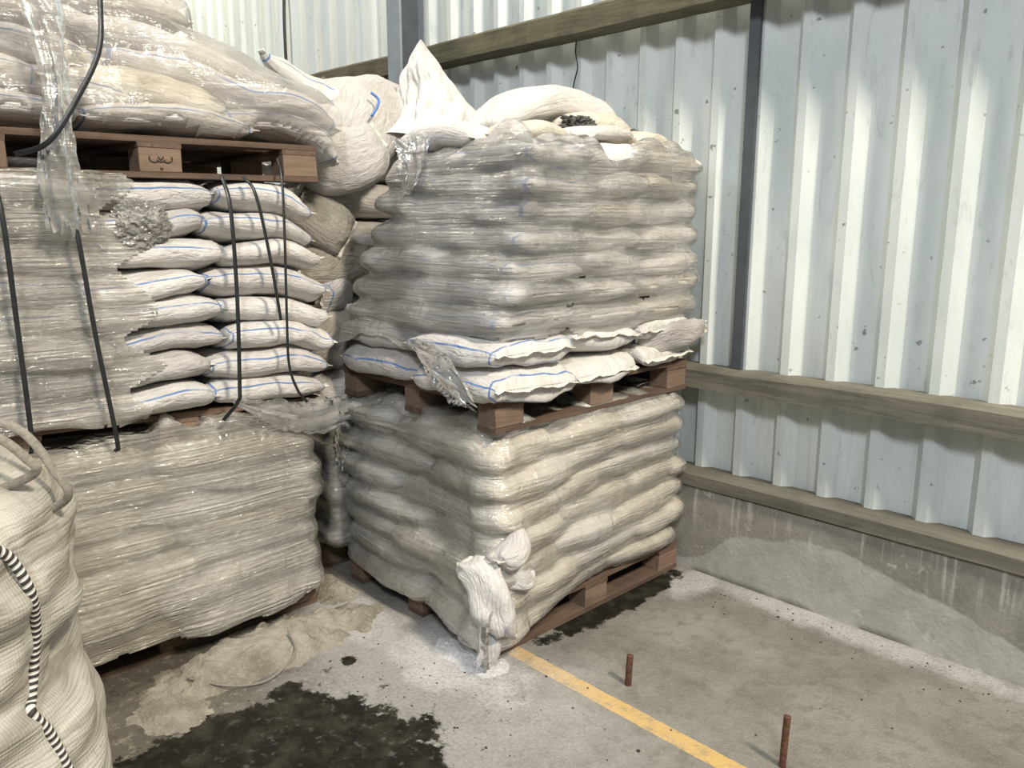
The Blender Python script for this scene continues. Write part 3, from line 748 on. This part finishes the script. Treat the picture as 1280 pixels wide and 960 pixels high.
def drape_film(name, geo, y0, y1, z0, z1, x_front, mat, label, nz=70, ny=110, xb=-3.6):
    """film pulled down over the mound: follows the sacks from the front"""
    allV = []; allF = []; b = 0
    for V, F in geo:
        allV.append(V); allF += [tuple(int(i)+b for i in f) for f in F if len(f) == 4]; b += len(V)
    tree = BVHTree.FromPolygons([Vector(v) for v in np.vstack(allV)], allF)
    D = np.full((nz, ny), np.nan); Y = np.linspace(y0, y1, ny); Z = np.linspace(z0, z1, nz)
    dr = Vector((-.86, 0, -.5))
    for i in range(nz):
        for j in range(ny):
            o = Vector((x_front, Y[j], Z[i]))-dr*.6
            h = tree.ray_cast(o, dr, 1.8)
            if h[0] is not None: D[i, j] = h[3]-.6
    miss = np.isnan(D); D0 = np.where(miss, 9, D)
    Dm = D0.copy()
    for s_ in range(-2, 3):
        for t_ in range(-2, 3): Dm = np.minimum(Dm, np.roll(np.roll(D0, s_, 0), t_, 1))
    for _ in range(4):
        p = np.pad(Dm, 1, mode='edge'); Dm2 = (p[:-2, 1:-1]+p[2:, 1:-1]+p[1:-1, :-2]+p[1:-1, 2:]+4*p[1:-1, 1:-1])/8
        Dm = np.where(Dm < 5, np.where(Dm2 < 5, Dm2, Dm), Dm)
    V = []; idx = -np.ones((nz, ny), int)
    wv = Wob(30, 9, 9)
    for i in range(nz):
        for j in range(ny):
            if Dm[i, j] < 2:
                q = Vector((x_front, Y[j], Z[i]))+dr*(Dm[i, j]-.012+.004*wv(np.array([[0, Y[j], Z[i]]]))[0]); idx[i, j] = len(V); V.append(tuple(q))
    F = []
    for i in range(nz-1):
        for j in range(ny-1):
            q = [idx[i, j], idx[i, j+1], idx[i+1, j+1], idx[i+1, j]]
            if min(q) >= 0 and max(Dm[i:i+2, j:j+2].ravel())-min(Dm[i:i+2, j:j+2].ravel()) < .09: F.append(q)
    # keep the one connected sheet
    par = list(range(len(V)))
    def fd(a):
        while par[a] != a: par[a] = par[par[a]]; a = par[a]
        return a
    for q in F:
        for b_ in q[1:]: par[fd(b_)] = fd(q[0])
    from collections import Counter
    big = Counter(fd(q[0]) for q in F).most_common(1)[0][0]; F = [q for q in F if fd(q[0]) == big]
    use = sorted({i for q in F for i in q}); mp = {a: i for i, a in enumerate(use)}; V = [V[i] for i in use]; F = [[mp[i] for i in q] for q in F]
    o = mesh_obj(name, V, F, mat); return tag(o, label, 'plastic wrap')
drape_film('stretch_film', gC, .3, 1.82, 1.93, 2.75, -2.75, M['film_soft'], 'clear stretch film pulled over the top left mound of sacks')

# ------------------------------------------------------------------ load standing behind the left loads
pallet(-4.95, .40, 0, .98, 1.18, 'wooden pallet on the floor behind the left loads, almost hidden')
for k in range(11):
    for q, (ya, nm_) in enumerate(((.12, 'left'), (.90, 'right'))):
        sack(mat='sack_grey', label='dusty sack in the dark behind the left loads, %s half, row %s from the floor' % (nm_, ['one', 'two', 'three', 'four', 'five', 'six', 'seven', 'eight', 'nine', 'ten', 'eleven'][k]), group='sacks behind the left loads', hem=(False, False), center=(-4.18, ya+.39, .235+k*.182), axis=(0, 1, 0), side=(1, 0, 0), length=.80, hw=.27, hh=.095, pinch=.25, sq=3.5)
# ------------------------------------------------------------------ REAR STACK seen through the gap and over the tops
pallet(-4.14, 1.80, 0, .98, 1.1, 'dark wooden pallet on the floor at the back, seen through the gap between loads')
gR = []
def R_(label, pts, hw, hh, mat, side=(0, 0, 1), reg=None, **kw):
    o, V, F = loose(label, pts, side, hw, hh, mat, **kw); (gR if reg is None else reg).append((V, F)); return o
for i, (zc, m, yj) in enumerate([(.195, 'sack_white', .0), (.30, 'sack_grey', .02), (.405, 'sack_grey', -.01), (.51, 'sack_dirty', .01), (.615, 'sack_dirty', .0), (.72, 'sack_grey', .02)]):
    R_('%s sack at the back of the dark gap, %s layer of the rear load' % (colour(m), ['bottom', 'second', 'third', 'fourth', 'fifth', 'top'][i]), [(-3.16, 1.79+yj, zc), (-3.16, 2.1, zc+.005), (-3.16, 2.42, zc)], .17, .056, m, side=(1, 0, 0), reg=gR, hem=(False, False))
    # deeper neighbour along x keeps the load solid from the side
    
wrap_film('stretch_film', gR, (-3.62, -2.99, 1.78, 2.48), .14, .70, M['film_loose'], 'shiny film around the rear load in the gap between the stacks', nz=50, ns=200, corner=.05)
# slumped sacks wedged in the gap, from low to high
W = []
R_('dusty grey sack slumped in the gap, lowest of the wedged sacks', [(-3.22, 1.80, .86), (-3.20, 2.02, .86), (-3.22, 2.3, .85)], .2, .09, 'sack_grey', side=(1, 0, 0), reg=W)
R_('grey-brown sack standing in the gap beside the lifted pallet', [(-3.18, 1.90, .95), (-3.16, 1.91, 1.08), (-3.17, 1.92, 1.22)], .15, .085, 'sack_dirty', side=(0, 1, 0), reg=W, up=(1, 0, 0))
R_('bluish torn sack end with black marks in the gap, halfway up', [(-3.32, 2.08, 1.28), (-3.22, 2.0, 1.31), (-3.08, 1.83, 1.27)], .085, .06, 'sack_greystripe', side=(0, .3, 1), reg=W, up=(1, 0, 0))
R_('soiled brown sack wedged low in the gap under the slumped one', [(-3.30, 2.20, 1.42), (-3.20, 2.0, 1.42), (-3.12, 1.76, 1.40)], .10, .07, 'sack_dirty', side=(0, .2, 1), reg=W, up=(1, 0, 0))
R_('soiled sack leaning in the gap right below the teardrop sack', [(-3.14, 1.76, 1.70), (-3.12, 1.84, 1.63), (-3.10, 1.97, 1.54)], .11, .075, 'sack_dirty', side=(.0, .6, .8), reg=W, up=(1, 0, 0))
R_('creamy teardrop-shaped sack bulging out of the gap, its tied corner down', [(-3.12, 1.80, 1.87), (-3.05, 1.90, 1.86), (-3.00, 2.00, 1.89), (-3.00, 2.085, 1.97)], .15, .10, 'sack_grey', side=(0, .35, -1), reg=W, up=(1, 0, 0), pinch=.6, endw=.55, taper=(1.05, .75))
R_('big plump pale sack at the top of the gap, above the teardrop sack', [(-3.16, 2.02, 1.88), (-3.16, 2.10, 2.00), (-3.22, 2.22, 2.09), (-3.30, 2.42, 2.16)], .18, .11, 'sack_grey', side=(0, 1, -.4), reg=W, up=(1, 0, .3), pinch=.5)
R_('pale sack lying across behind the upper right load', [(-3.40, 2.12, 2.10), (-3.42, 2.4, 2.15), (-3.42, 2.72, 2.12)], .2, .10, 'sack_grey', side=(1, 0, 0), reg=W)
R_('long thin white sack pointing up-left with a blue tie at its far end', [(-3.44, 2.24, 2.13), (-3.42, 2.10, 2.17), (-3.40, 1.96, 2.22), (-3.38, 1.78, 2.32)], .085, .075, 'sack_stripe', side=(1, .3, 0), reg=W, pinch=.6, endw=.45, taper=(1.1, .55))
R_('white sack with a blue cross tie, under the long thin sack', [(-3.30, 1.84, 2.08), (-3.30, 2.02, 2.12), (-3.32, 2.22, 2.16)], .10, .07, 'sack_stripe', side=(1, 0, 0), reg=W)
TW = [(-3.05, 2.095, 2.16), (-3.035, 2.122, 2.133), (-3.025, 2.108, 2.098), (-3.02, 2.074, 2.058)]
V, F, UV = tube(TW, .006, 20, 6)
blue = simple('blue_twine', (.07, .18, .46), .6); tag(mesh_obj('twine', V, F, blue), 'blue twine tied around the sack end at the top of the gap', 'twine')
for k, (zz, pos) in enumerate([(.98, 0), (1.16, .02), (1.34, 0), (1.52, .01), (1.70, .0), (1.88, .02)]):
    R_('dark hidden-side sack in the rear load, %s of its upper column' % ORD[k], [(-3.52, 1.86+pos, zz), (-3.52, 2.2, zz+.01), (-3.52, 2.7, zz)], .26, .092, 'sack_grey', side=(1, 0, 0), reg=W)
R_('cream-grey sack between the peaked cloth and the long thin sack', [(-3.7, 2.1, 2.12), (-3.7, 2.4, 2.22), (-3.7, 2.74, 2.2)], .2, .12, 'sack_grey', side=(1, 0, 0), reg=W)

# peaked woven cloth
def peak(cx, cy, z0, zt, r0, lean, seed):
    """limp cloth hitched up to a point: height field over angle with radiating folds and noise"""
    V = []; F = []; UV = []; n = 120; m = 60; ph = np.random.RandomState(seed).uniform(0, 6.28, 6)
    for i in range(m):
        t = i/(m-1)
        for j in range(n):
            a = 2*PI*j/n
            q = Vector((math.cos(a)*1.3, math.sin(a)*1.3, t*1.6+seed))
            fold = 1+.22*noise.noise(q*1.1)+.16*abs(noise.noise(q*2.6))*2-.10+.05*noise.noise(q*6)
            rr = r0*(.93*(1-t)**.95+.20*(1-t)**6+.05*math.sin(PI*t)**2*math.cos(2*a+ph[0])+.012)*fold
            V.append((cx+lean[0]*t+rr*math.cos(a)*.7, cy+lean[1]*t**1.5+.035*math.sin(t*5)*(1-t)+rr*math.sin(a)*1.15, z0+(zt-z0)*(t**.93)+.03*noise.noise(q*1.7)*(1-t)+.02*math.cos(a-ph[1])*math.sin(PI*t)))
    for i in range(m-1):
        for j in range(n):
            k = (j+1) % n; F.append((i*n+j, i*n+k, (i+1)*n+k, (i+1)*n+j)); a, b = i/m, (i+1)/m
            UV += [(a, j/n), (a, (j+1)/n), (b, (j+1)/n), (b, j/n)]
    F.append(tuple(range((m-1)*n, m*n))); UV += [(0, 0)]*n
    return np.array(V), F, UV
V, F, UV = peak(-3.16, 2.52, 2.0, 2.445, .27, (0, -.06), 3)
tag(mesh_obj('empty_sack', V, F, M['sack_white'], uv=UV), 'white empty sack gathered into a tall pointed peak, behind the upper right load', 'sack')

# things lying on the upper right load
T = []
R_('rounded white sack with pointed left end, humped on top of upper right load', [(-2.66, 2.38, 2.00), (-2.64, 2.55, 2.09), (-2.62, 2.74, 2.13), (-2.58, 2.92, 2.09), (-2.54, 3.02, 2.01)], .20, .085, 'sack_white', side=(1, 0, 0), reg=T, pinch=.6, taper=(.8, 1))
R_('small cream sack lump in front of the humped sack on the upper right load', [(-2.40, 2.62, 1.99), (-2.40, 2.78, 2.03), (-2.38, 2.96, 1.98)], .12, .055, 'sack_cream', side=(1, 0, 0), reg=T)
for k, (xa, ya, za, L_, lab) in enumerate([(-2.28, 2.30, 1.945, .24, 'nearest the middle'), (-2.22, 2.62, 1.95, .26, 'below the small cream lump'), (-2.2, 2.88, 1.935, .22, 'near the wall end')]):
    R_('flattened white sack on the rim of the upper right load, %s' % lab, [(xa, ya-L_/2, za-.005), (xa-.02, ya, za+.012), (xa, ya+L_/2, za-.005)], .13, .032, 'sack_cream' if k != 1 else 'sack_white', side=(1, 0, 0), reg=T)
R_('plump white sack on the left end of the upper right load', [(-2.76, 2.10, 1.90), (-2.58, 2.13, 1.935), (-2.36, 2.15, 1.925)], .11, .055, 'sack_white', side=(0, 1, 0), reg=T)

def crumple(name, c, size, seed, mat, label, cat='plastic wrap', amp=.35, sub=5, fq=(1.7, 5, 11), rd=.45):
    bm = bmesh.new(); bmesh.ops.create_icosphere(bm, subdivisions=sub, radius=1)
    for v in bm.verts:
        p = v.co.normalized(); n = noise.fractal(p*fq[0]+Vector((seed, 0, 0)), .8, 2.2, 4)
        rdg = abs(noise.noise(p*fq[1]+Vector((0, seed, 0))))+.6*abs(noise.noise(p*fq[2]+Vector((0, seed, 3))))
        v.co = p*(1+amp*n-rd*rdg)
        v.co = Vector((v.co.x*size[0], v.co.y*size[1], v.co.z*size[2]))
    me = bpy.data.meshes.new(name); bm.to_mesh(me); bm.free(); me.materials.append(mat)
    o = bpy.data.objects.new(name, me); C.objects.link(o); o.location = c
    return tag(o, label, cat)
crumple('crumpled_film', (-2.30, 2.60, 2.005), (.06, .10, .035), 3, M['dark_fabric'], 'dark crumpled wrapping between the sacks on top of the upper right load')
crumple('crumpled_film', (-2.26, 2.92, 1.975), (.05, .11, .03), 8, M['dark_fabric'], 'dark crumpled wrapping at the wall end, on top of upper right load')
crumple('crumpled_film', (-2.82, 1.00, 1.60), (.055, .105, .085), 12, M['film_loose'], 'balled-up clear film stuck to the middle left load beside hanging film', amp=.2, fq=(1.5, 3, 8), rd=.35)
crumple('crumpled_film', (-2.98, 1.845, .60), (.035, .05, .13), 21, M['film_loose'], 'crumpled grey film bunched upright in the gap left of the lower right load')

def ribbon(name, pts, widths, mat, label, cat='plastic wrap', side=(0, 1, 0), folds=5, amp=.012, n=90, m=26, seed=1, ragged=.02, parent=None):
    P = catmull(pts, n); W_ = np.interp(np.linspace(0, 1, n), np.linspace(0, 1, len(widths)), widths)
    S = np.asarray(side, float); S /= np.linalg.norm(S); r = np.random.RandomState(seed); ph = r.uniform(0, 6.28, 4); wv = Wob(8, 7, seed); wf = Wob(40, 8, seed+1)
    T_ = np.gradient(P, axis=0); T_ /= np.linalg.norm(T_, axis=1)[:, None]
    V = []
    for i in range(n):
        q = np.cross(T_[i], S); q /= np.linalg.norm(q)
        for j in range(m):
            s = j/(m-1)*2-1; t = i/(n-1)
            b = P[i]+S*s*W_[i]*(1+.12*wv(np.array([[t*6*abs(s), s, 0]]))[0]*abs(s))
            b = b+q*amp*(math.sin(folds*s+ph[0]+t*2.5)+.5*math.sin(folds*2.3*s+ph[1]-t*5)+.3*wf(P[i:i+1]+s*.1)[0])
            if i >= n-8: b = b+T_[i]*ragged*(i-n+8)/8*(math.sin(s*9+ph[2])+.8*math.sin(s*23+ph[3]))
            V.append(b)
    F = [(i*m+j, i*m+j+1, (i+1)*m+j+1, (i+1)*m+j) for i in range(n-1) for j in range(m-1)]
    o = mesh_obj(name, V, F, mat, parent=parent)
    return tag(o, label, cat) if parent is None else o
ribbon('hanging_film', [(-2.78, .72, 2.42), (-2.74, .745, 2.22), (-2.72, .76, 2.02), (-2.71, .745, 1.84), (-2.71, .745, 1.70), (-2.72, .755, 1.585)], [.075, .065, .038, .050, .064, .062], M['film_loose'], 'long torn strip of clear film hanging down over the top left pallet', folds=4, amp=.010, seed=4)
ribbon('film_flap', [(-2.76, 1.25, .965), (-2.755, 1.40, .90), (-2.76, 1.55, .855), (-2.78, 1.74, .845)], [.01, .05, .075, .07], M['film_loose'], 'loose clear film flap sagging under the right end of middle left load', side=(.1, 0, 1), folds=3, amp=.008, seed=6)
ribbon('film_flap', [(-2.62, 1.985, 1.93), (-2.60, 1.965, 1.85), (-2.60, 1.955, 1.77), (-2.61, 1.95, 1.72)], [.09, .06, .045, .03], M['film_loose'], 'torn tab of clear film hanging from top left of the upper right load', side=(1, .1, 0), folds=5, amp=.014, seed=9)
ribbon('film_skirt', [(-2.40, 1.80, 1.17), (-2.25, 1.755, 1.12), (-2.12, 1.74, 1.07), (-2.02, 1.76, 1.0)], [.01, .06, .085, .03], M['film_loose'], 'ragged film skirt at the near foot corner of the upper right load', side=(.1, 0, 1), folds=5, amp=.014, seed=12)
R_('grey plastic-wrapped sack end poking out at wall-end foot of upper right load', [(-2.06, 2.74, 1.10), (-1.98, 2.90, 1.125), (-1.93, 3.04, 1.15)], .07, .045, 'sack_grey', side=(.2, -.2, 1), reg=T, rough=2.4, pinch=.7, up=(1, 0, 0), taper=(1.1, .5))
ribbon('film_skirt', [(-2.0, 1.84, .36), (-1.98, 1.79, .22), (-1.98, 1.77, .10), (-1.99, 1.77, .02)], [.05, .09, .08, .03], M['film_loose'], 'torn film bunched down the near bottom corner of lower right load', side=(.7, -.7, 0), folds=6, amp=.016, seed=18)

# torn bulging sacks at the near lower corner of the lower right load
K = []
R_('burst white sack end sticking out halfway up near corner of lower right load', [(-2.05, 2.02, .46), (-1.985, 1.90, .455), (-1.975, 1.80, .425)], .075, .055, 'sack_white', side=(1, -.2, .35), reg=K, rough=3.2, pinch=.5, taper=(.9, 1.0))
R_('crumpled white sack sagging at near corner of lower right load, above the floor', [(-2.04, 1.80, .37), (-1.975, 1.785, .32), (-1.95, 1.80, .24), (-1.955, 1.84, .16)], .085, .055, 'sack_white', side=(.6, .8, .1), reg=K, rough=4, pinch=.6, up=(1, -1, 0))
R_('torn white fold beside the crumpled sack at near corner of lower right load', [(-1.985, 1.86, .36), (-1.945, 1.92, .31), (-1.95, 2.0, .30)], .05, .028, 'sack_white', side=(.2, .2, 1), reg=K, rough=4, pinch=.7, up=(1, -.5, 0))
R_('small tied white sack touching the floor at near corner of lower right load', [(-1.99, 1.84, .18), (-1.975, 1.80, .11), (-1.975, 1.785, .035)], .045, .032, 'sack_white', side=(.7, -.7, 0), reg=K, rough=2.2, up=(1, 0, 0))

# ------------------------------------------------------------------ straps
def strap(label, pts, w_=.0075, t_=.0022, up=(1, 0, 0)):
    V, F, UV = tube(pts, 0, 70, 8, flat=(w_, t_), up=up); return tag(mesh_obj('strap', V, F, M['strap']), label, 'strap')
XF = -2.735
strap('black strap at the far left down the middle left load', [(XF-.04, .575, 1.75), (XF, .584, 1.62), (XF, .588, 1.30), (XF, .59, .965), (XF-.03, .59, .90)])
strap('black strap down the middle left load below the hanging film', [(XF-.03, .77, 1.64), (XF+.005, .778, 1.56), (XF+.005, .80, 1.25), (XF+.005, .832, .905), (XF-.03, .835, .86)])
strap('long black strap down the right part of middle left load, tucked under it', [(XF-.04, 1.272, 1.765), (XF, 1.277, 1.65), (XF+.01, 1.275, 1.35), (XF+.01, 1.262, 1.03), (XF+.005, 1.255, .97), (XF-.03, 1.21, .90)])
strap('short black strap end slanting down from the top left pallet', [(XF-.04, 1.352, 1.765), (XF, 1.375, 1.70), (XF+.01, 1.41, 1.48), (XF+.01, 1.439, 1.25)], .006)
strap('thin black strap hanging from right block of top left pallet, curling at its end', [(-2.80, 1.50, 1.84), (-2.755, 1.49, 1.76), (XF+.005, 1.475, 1.55), (XF+.01, 1.463, 1.25), (XF+.01, 1.462, 1.08), (XF+.012, 1.49, .98), (XF+.01, 1.53, .925)], .005)
strap('black strap arcing across the hanging film in front of the top left mound', [(-2.70, .90, 2.40), (-2.68, .89, 2.22), (-2.665, .868, 2.10), (-2.66, .80, 1.97), (-2.67, .71, 1.835), (-2.76, .64, 1.80)], .008)

# ------------------------------------------------------------------ bulk bag in the foreground
BC = np.array([-2.0, .02]); 
zz = np.array([0, .06, .2, .42, .55, .65, .72, .78, .9, 1.0, 1.07, 1.12, 1.17, 1.21, 1.225]); rr = np.array([.40, .46, .49, .495, .48, .455, .44, .445, .455, .45, .42, .37, .29, .16, .02])
bulk = empty('bulk_bag', (BC[0], BC[1], 0), label='large dusty bulk bag with black and white corded seam in the near left foreground', cat='bulk bag')
def bulk_r(z, a):
    r = np.interp(z, zz, rr)
    d = np.cos(4*(a-math.radians(40)))
    r = r*(1+.018*d*np.clip(1-z/1.1, 0, 1))
    r += .012*math.sin(z*26+a*5)*math.exp(-((z-.85)/.28)**2)+.007*math.sin(z*55-a*7)
    # crease pulling the cloth in towards the seam
    da = (a-math.radians(40)+PI) % (2*PI)-PI
    r -= .030*math.exp(-((z-.685-.10*abs(da))/.022)**2)*math.exp(-(da/.6)**2)
    r -= .010*math.exp(-(da/.035)**2)*(.6+.4*math.sin(z*9))
    r += .022*math.exp(-((da-.28)/.13)**2)*math.exp(-((z-.9)/.16)**2)-.03*math.exp(-((da-.30)/.10)**2)*math.exp(-((z-.735)/.05)**2)
    return r
nb_, nz_ = 240, 150; Zs = np.concatenate([np.linspace(0, 1.06, 110), 1.06+.165*(1-(1-np.linspace(0, 1, 41)[1:])**1.6)])
V = []; F = []; UV = []
fr = Wob(7, 7, 90); fr2 = Wob(22, 9, 91)
for z in Zs:
    for j in range(nb_):
        a = 2*PI*j/nb_; r = bulk_r(z, a); q = np.array([[math.cos(a)*.5, math.sin(a)*.5, z]])
        r += .010*fr(q)[0]+.004*abs(fr2(q*[1, 1, .6]))[0]
        r = max(r, .005)
        topz = .03*fr(q+2)[0]*max(0, z-1.02)/.2
        V.append((r*math.cos(a), r*math.sin(a), z+topz))
nz_ = len(Zs)
for i in range(nz_-1):
    for j in range(nb_):
        k = (j+1) % nb_; F.append((i*nb_+j, i*nb_+k, (i+1)*nb_+k, (i+1)*nb_+j)); UV += [(j/nb_, i/nz_), ((j+1)/nb_, i/nz_), ((j+1)/nb_, (i+1)/nz_), (j/nb_, (i+1)/nz_)]
F.append(tuple(range((nz_-1)*nb_, nz_*nb_))); UV += [(0, 0)]*nb_
mesh_obj('body', V, F, M['bulk'], parent=bulk, uv=UV)
def on_bulk(deg, z, off=.019):
    a = math.radians(deg); r = bulk_r(z, a)+off; return (r*math.cos(a), r*math.sin(a), z)
pts = [on_bulk(33, 1.03), on_bulk(36, 1.0), on_bulk(38, .93), on_bulk(41, .85), on_bulk(42, .76), on_bulk(39, .70), on_bulk(37, .68), on_bulk(39, .63), on_bulk(40, .55), on_bulk(41, .45), on_bulk(41, .3), on_bulk(40, .1)]
V, F, UV = tube(pts, .0095, 160, 10, up=(0, 0, 1)); o = mesh_obj('corded_seam', V, F, M['zebra'], parent=bulk, uv=UV); o['label'] = 'black and white whipped cord seam'
V, F, UV = tube([on_bulk(24, 1.02, .008), on_bulk(28, 1.035, .012), on_bulk(33, 1.03, .012)], .0095, 30, 10); mesh_obj('corded_seam', V, F, M['zebra'], parent=bulk, uv=UV)
for lp in ([(-1.86, .30, .98), (-1.74, .42, 1.05), (-1.735, .405, 1.12), (-1.76, .365, 1.20), (-1.79, .31, 1.225), (-1.78, .24, 1.21), (-1.86, .16, 1.12)], [(-1.84, .22, 1.05), (-1.72, .36, 1.12), (-1.71, .355, 1.16), (-1.72, .30, 1.215), (-1.72, .22, 1.21), (-1.80, .10, 1.10)]):
    V, F, UV = tube([(a-BC[0], b-BC[1], c) for a, b, c in lp], 0, 90, 8, flat=(.009, .003), up=(.9, .1, .2)); o = mesh_obj('lifting_loop', V, F, M['webbing'], parent=bulk)
crumple('knotted_spout', (BC[0]+.24, BC[1]+.20, 1.19), (.13, .12, .08), 5, M['bulk'], None, None, amp=.3)
o = bpy.data.objects['knotted_spout']; o.parent = bulk; o.location = (.22, .17, 1.16)
for kk in ('label', 'category'):
    if kk in o: del o[kk]

# ------------------------------------------------------------------ floor things
def heap(name, cx, cy, rx, ry, h, mat, label, seed, rot=0., n=110, kind='stuff'):
    V = []; F = []
    for i in range(n):
        for j in range(n):
            u, v = i/(n-1)*2-1, j/(n-1)*2-1
            d = math.sqrt(u*u+v*v); a = math.atan2(v, u)
            nn = noise.fractal(Vector(((u*rx)*6+seed, (v*ry)*6, seed)), .8, 2.1, 5)
            e = 1.12*(.78+.35*noise.fractal(Vector((math.cos(a)*1.5+u, math.sin(a)*1.5+v, seed)), .7, 2.2, 5))
            f = max(0, min(1, (.92-d+.30*nn)*1.5)) if d < 1 else 0; f = f*f*(3-2*f)*min(1, (1-min(d, 1))*8)
            c, s = math.cos(rot), math.sin(rot); X, Y = u*rx*c-v*ry*s+cx, u*rx*s+v*ry*c+cy
            q = Vector((X*9, Y*9, seed)); hh_ = h*f*(.85+.28*noise.fractal(q, 1., 2, 3))+(.003*noise.noise(Vector((X*90, Y*90, 0)))*f**.5 if f > 0 else 0)-.002
            V.append((X, Y, hh_ if f > 0 else -.004))
    F = [(i*n+j, (i+1)*n+j, (i+1)*n+j+1, i*n+j+1) for i in range(n-1) for j in range(n-1)]
    o = mesh_obj(name, V, F, mat); return tag(o, label, 'spilled powder', None, kind)
heap('spilled_powder', -2.66, 1.30, .20, .56, .085, M['powder'], 'dirty cream powder spilled in a long ridge before the lower left pallet', 3)
heap('spilled_powder', -2.50, .84, .17, .16, .03, M['powder'], 'pale clumped powder between the bulk bag and the dark puddle', 5)
heap('spilled_powder', -2.10, 1.80, .23, .11, .035, M['white_powder'], 'bright white powder heaped at the near corner of the lower right load', 8, rot=.1)
heap('spilled_powder', -2.95, 1.72, .2, .12, .05, M['powder'], 'greyish powder heap on the floor in the gap between the stacks', 11)
def pin(x, y, h, r, label):
    root = empty('steel_pin', (x, y, 0), label=label, cat='steel pin')
    V, F, UV = tube([(0, 0, -.01), (.002, 0, h/2), (.004, .002, h)], lambda t: r*(1+.05*math.sin(t*160)), 120, 14); mesh_obj('shaft', V, F, M['rust'], parent=root)
    V, F, UV = tube([(.004, .002, h-.012), (.004, .002, h+.001)], r*1.25, 6, 14); mesh_obj('mushroomed_head', V, F, M['rust'], parent=root)
    V, F, UV = tube([(0, 0, 0), (0, 0, .004)], lambda t: r*2.1*(1-.25*t), 6, 14); mesh_obj('mortar_collar', V, F, M['powder'], parent=root)
pin(-1.563, 2.081, .115, .0115, 'short rusty steel pin standing up from the floor beyond the yellow line')
pin(-.971, 2.068, .168, .0105, 'taller rusty steel pin standing up from the floor nearest the frame bottom')
# clods and chips: countless crumbs on the concrete
V = []; F = []; rs = random.Random(3)
for k in range(230):
    if k < 130: x, y = -1.93+rs.gauss(0, .42), 1.25+rs.gauss(0, .32)
    elif k < 180: x, y = rs.uniform(-1.8, -.5), 3.04-abs(rs.gauss(0, .12))
    else: x, y = rs.uniform(-1.85, -.2), rs.uniform(1.2, 3.0)
    if x < -2.6: continue
    s = rs.uniform(.0015, .0045)*(1.8 if rs.random() < .06 else 1); bm = bmesh.new(); bmesh.ops.create_icosphere(bm, subdivisions=1, radius=1); b = len(V)
    for v in bm.verts: V.append((x+v.co.x*s*rs.uniform(.8, 1.4), y+v.co.y*s*rs.uniform(.8, 1.3), max(-.001, s*.35+v.co.z*s*.5)))
    for f in bm.faces: F.append([b+v.index for v in f.verts])
    bm.free()
tag(mesh_obj('crumbs', V, F, M['clod']), 'scattered dark crumbs and chips lying on the concrete floor', 'debris', None, 'stuff')
# twig-like film thread on the floor by the ridge
V, F, UV = tube([(-2.62, .95, .04), (-2.5, 1.05, .022), (-2.45, 1.17, .018), (-2.5, 1.30, .05), (-2.6, 1.33, .085)], .004, 50, 6)
tag(mesh_obj('twine', V, F, M['webbing']), 'pale twine curling over the powder ridge in front of the lower left pallet', 'twine')
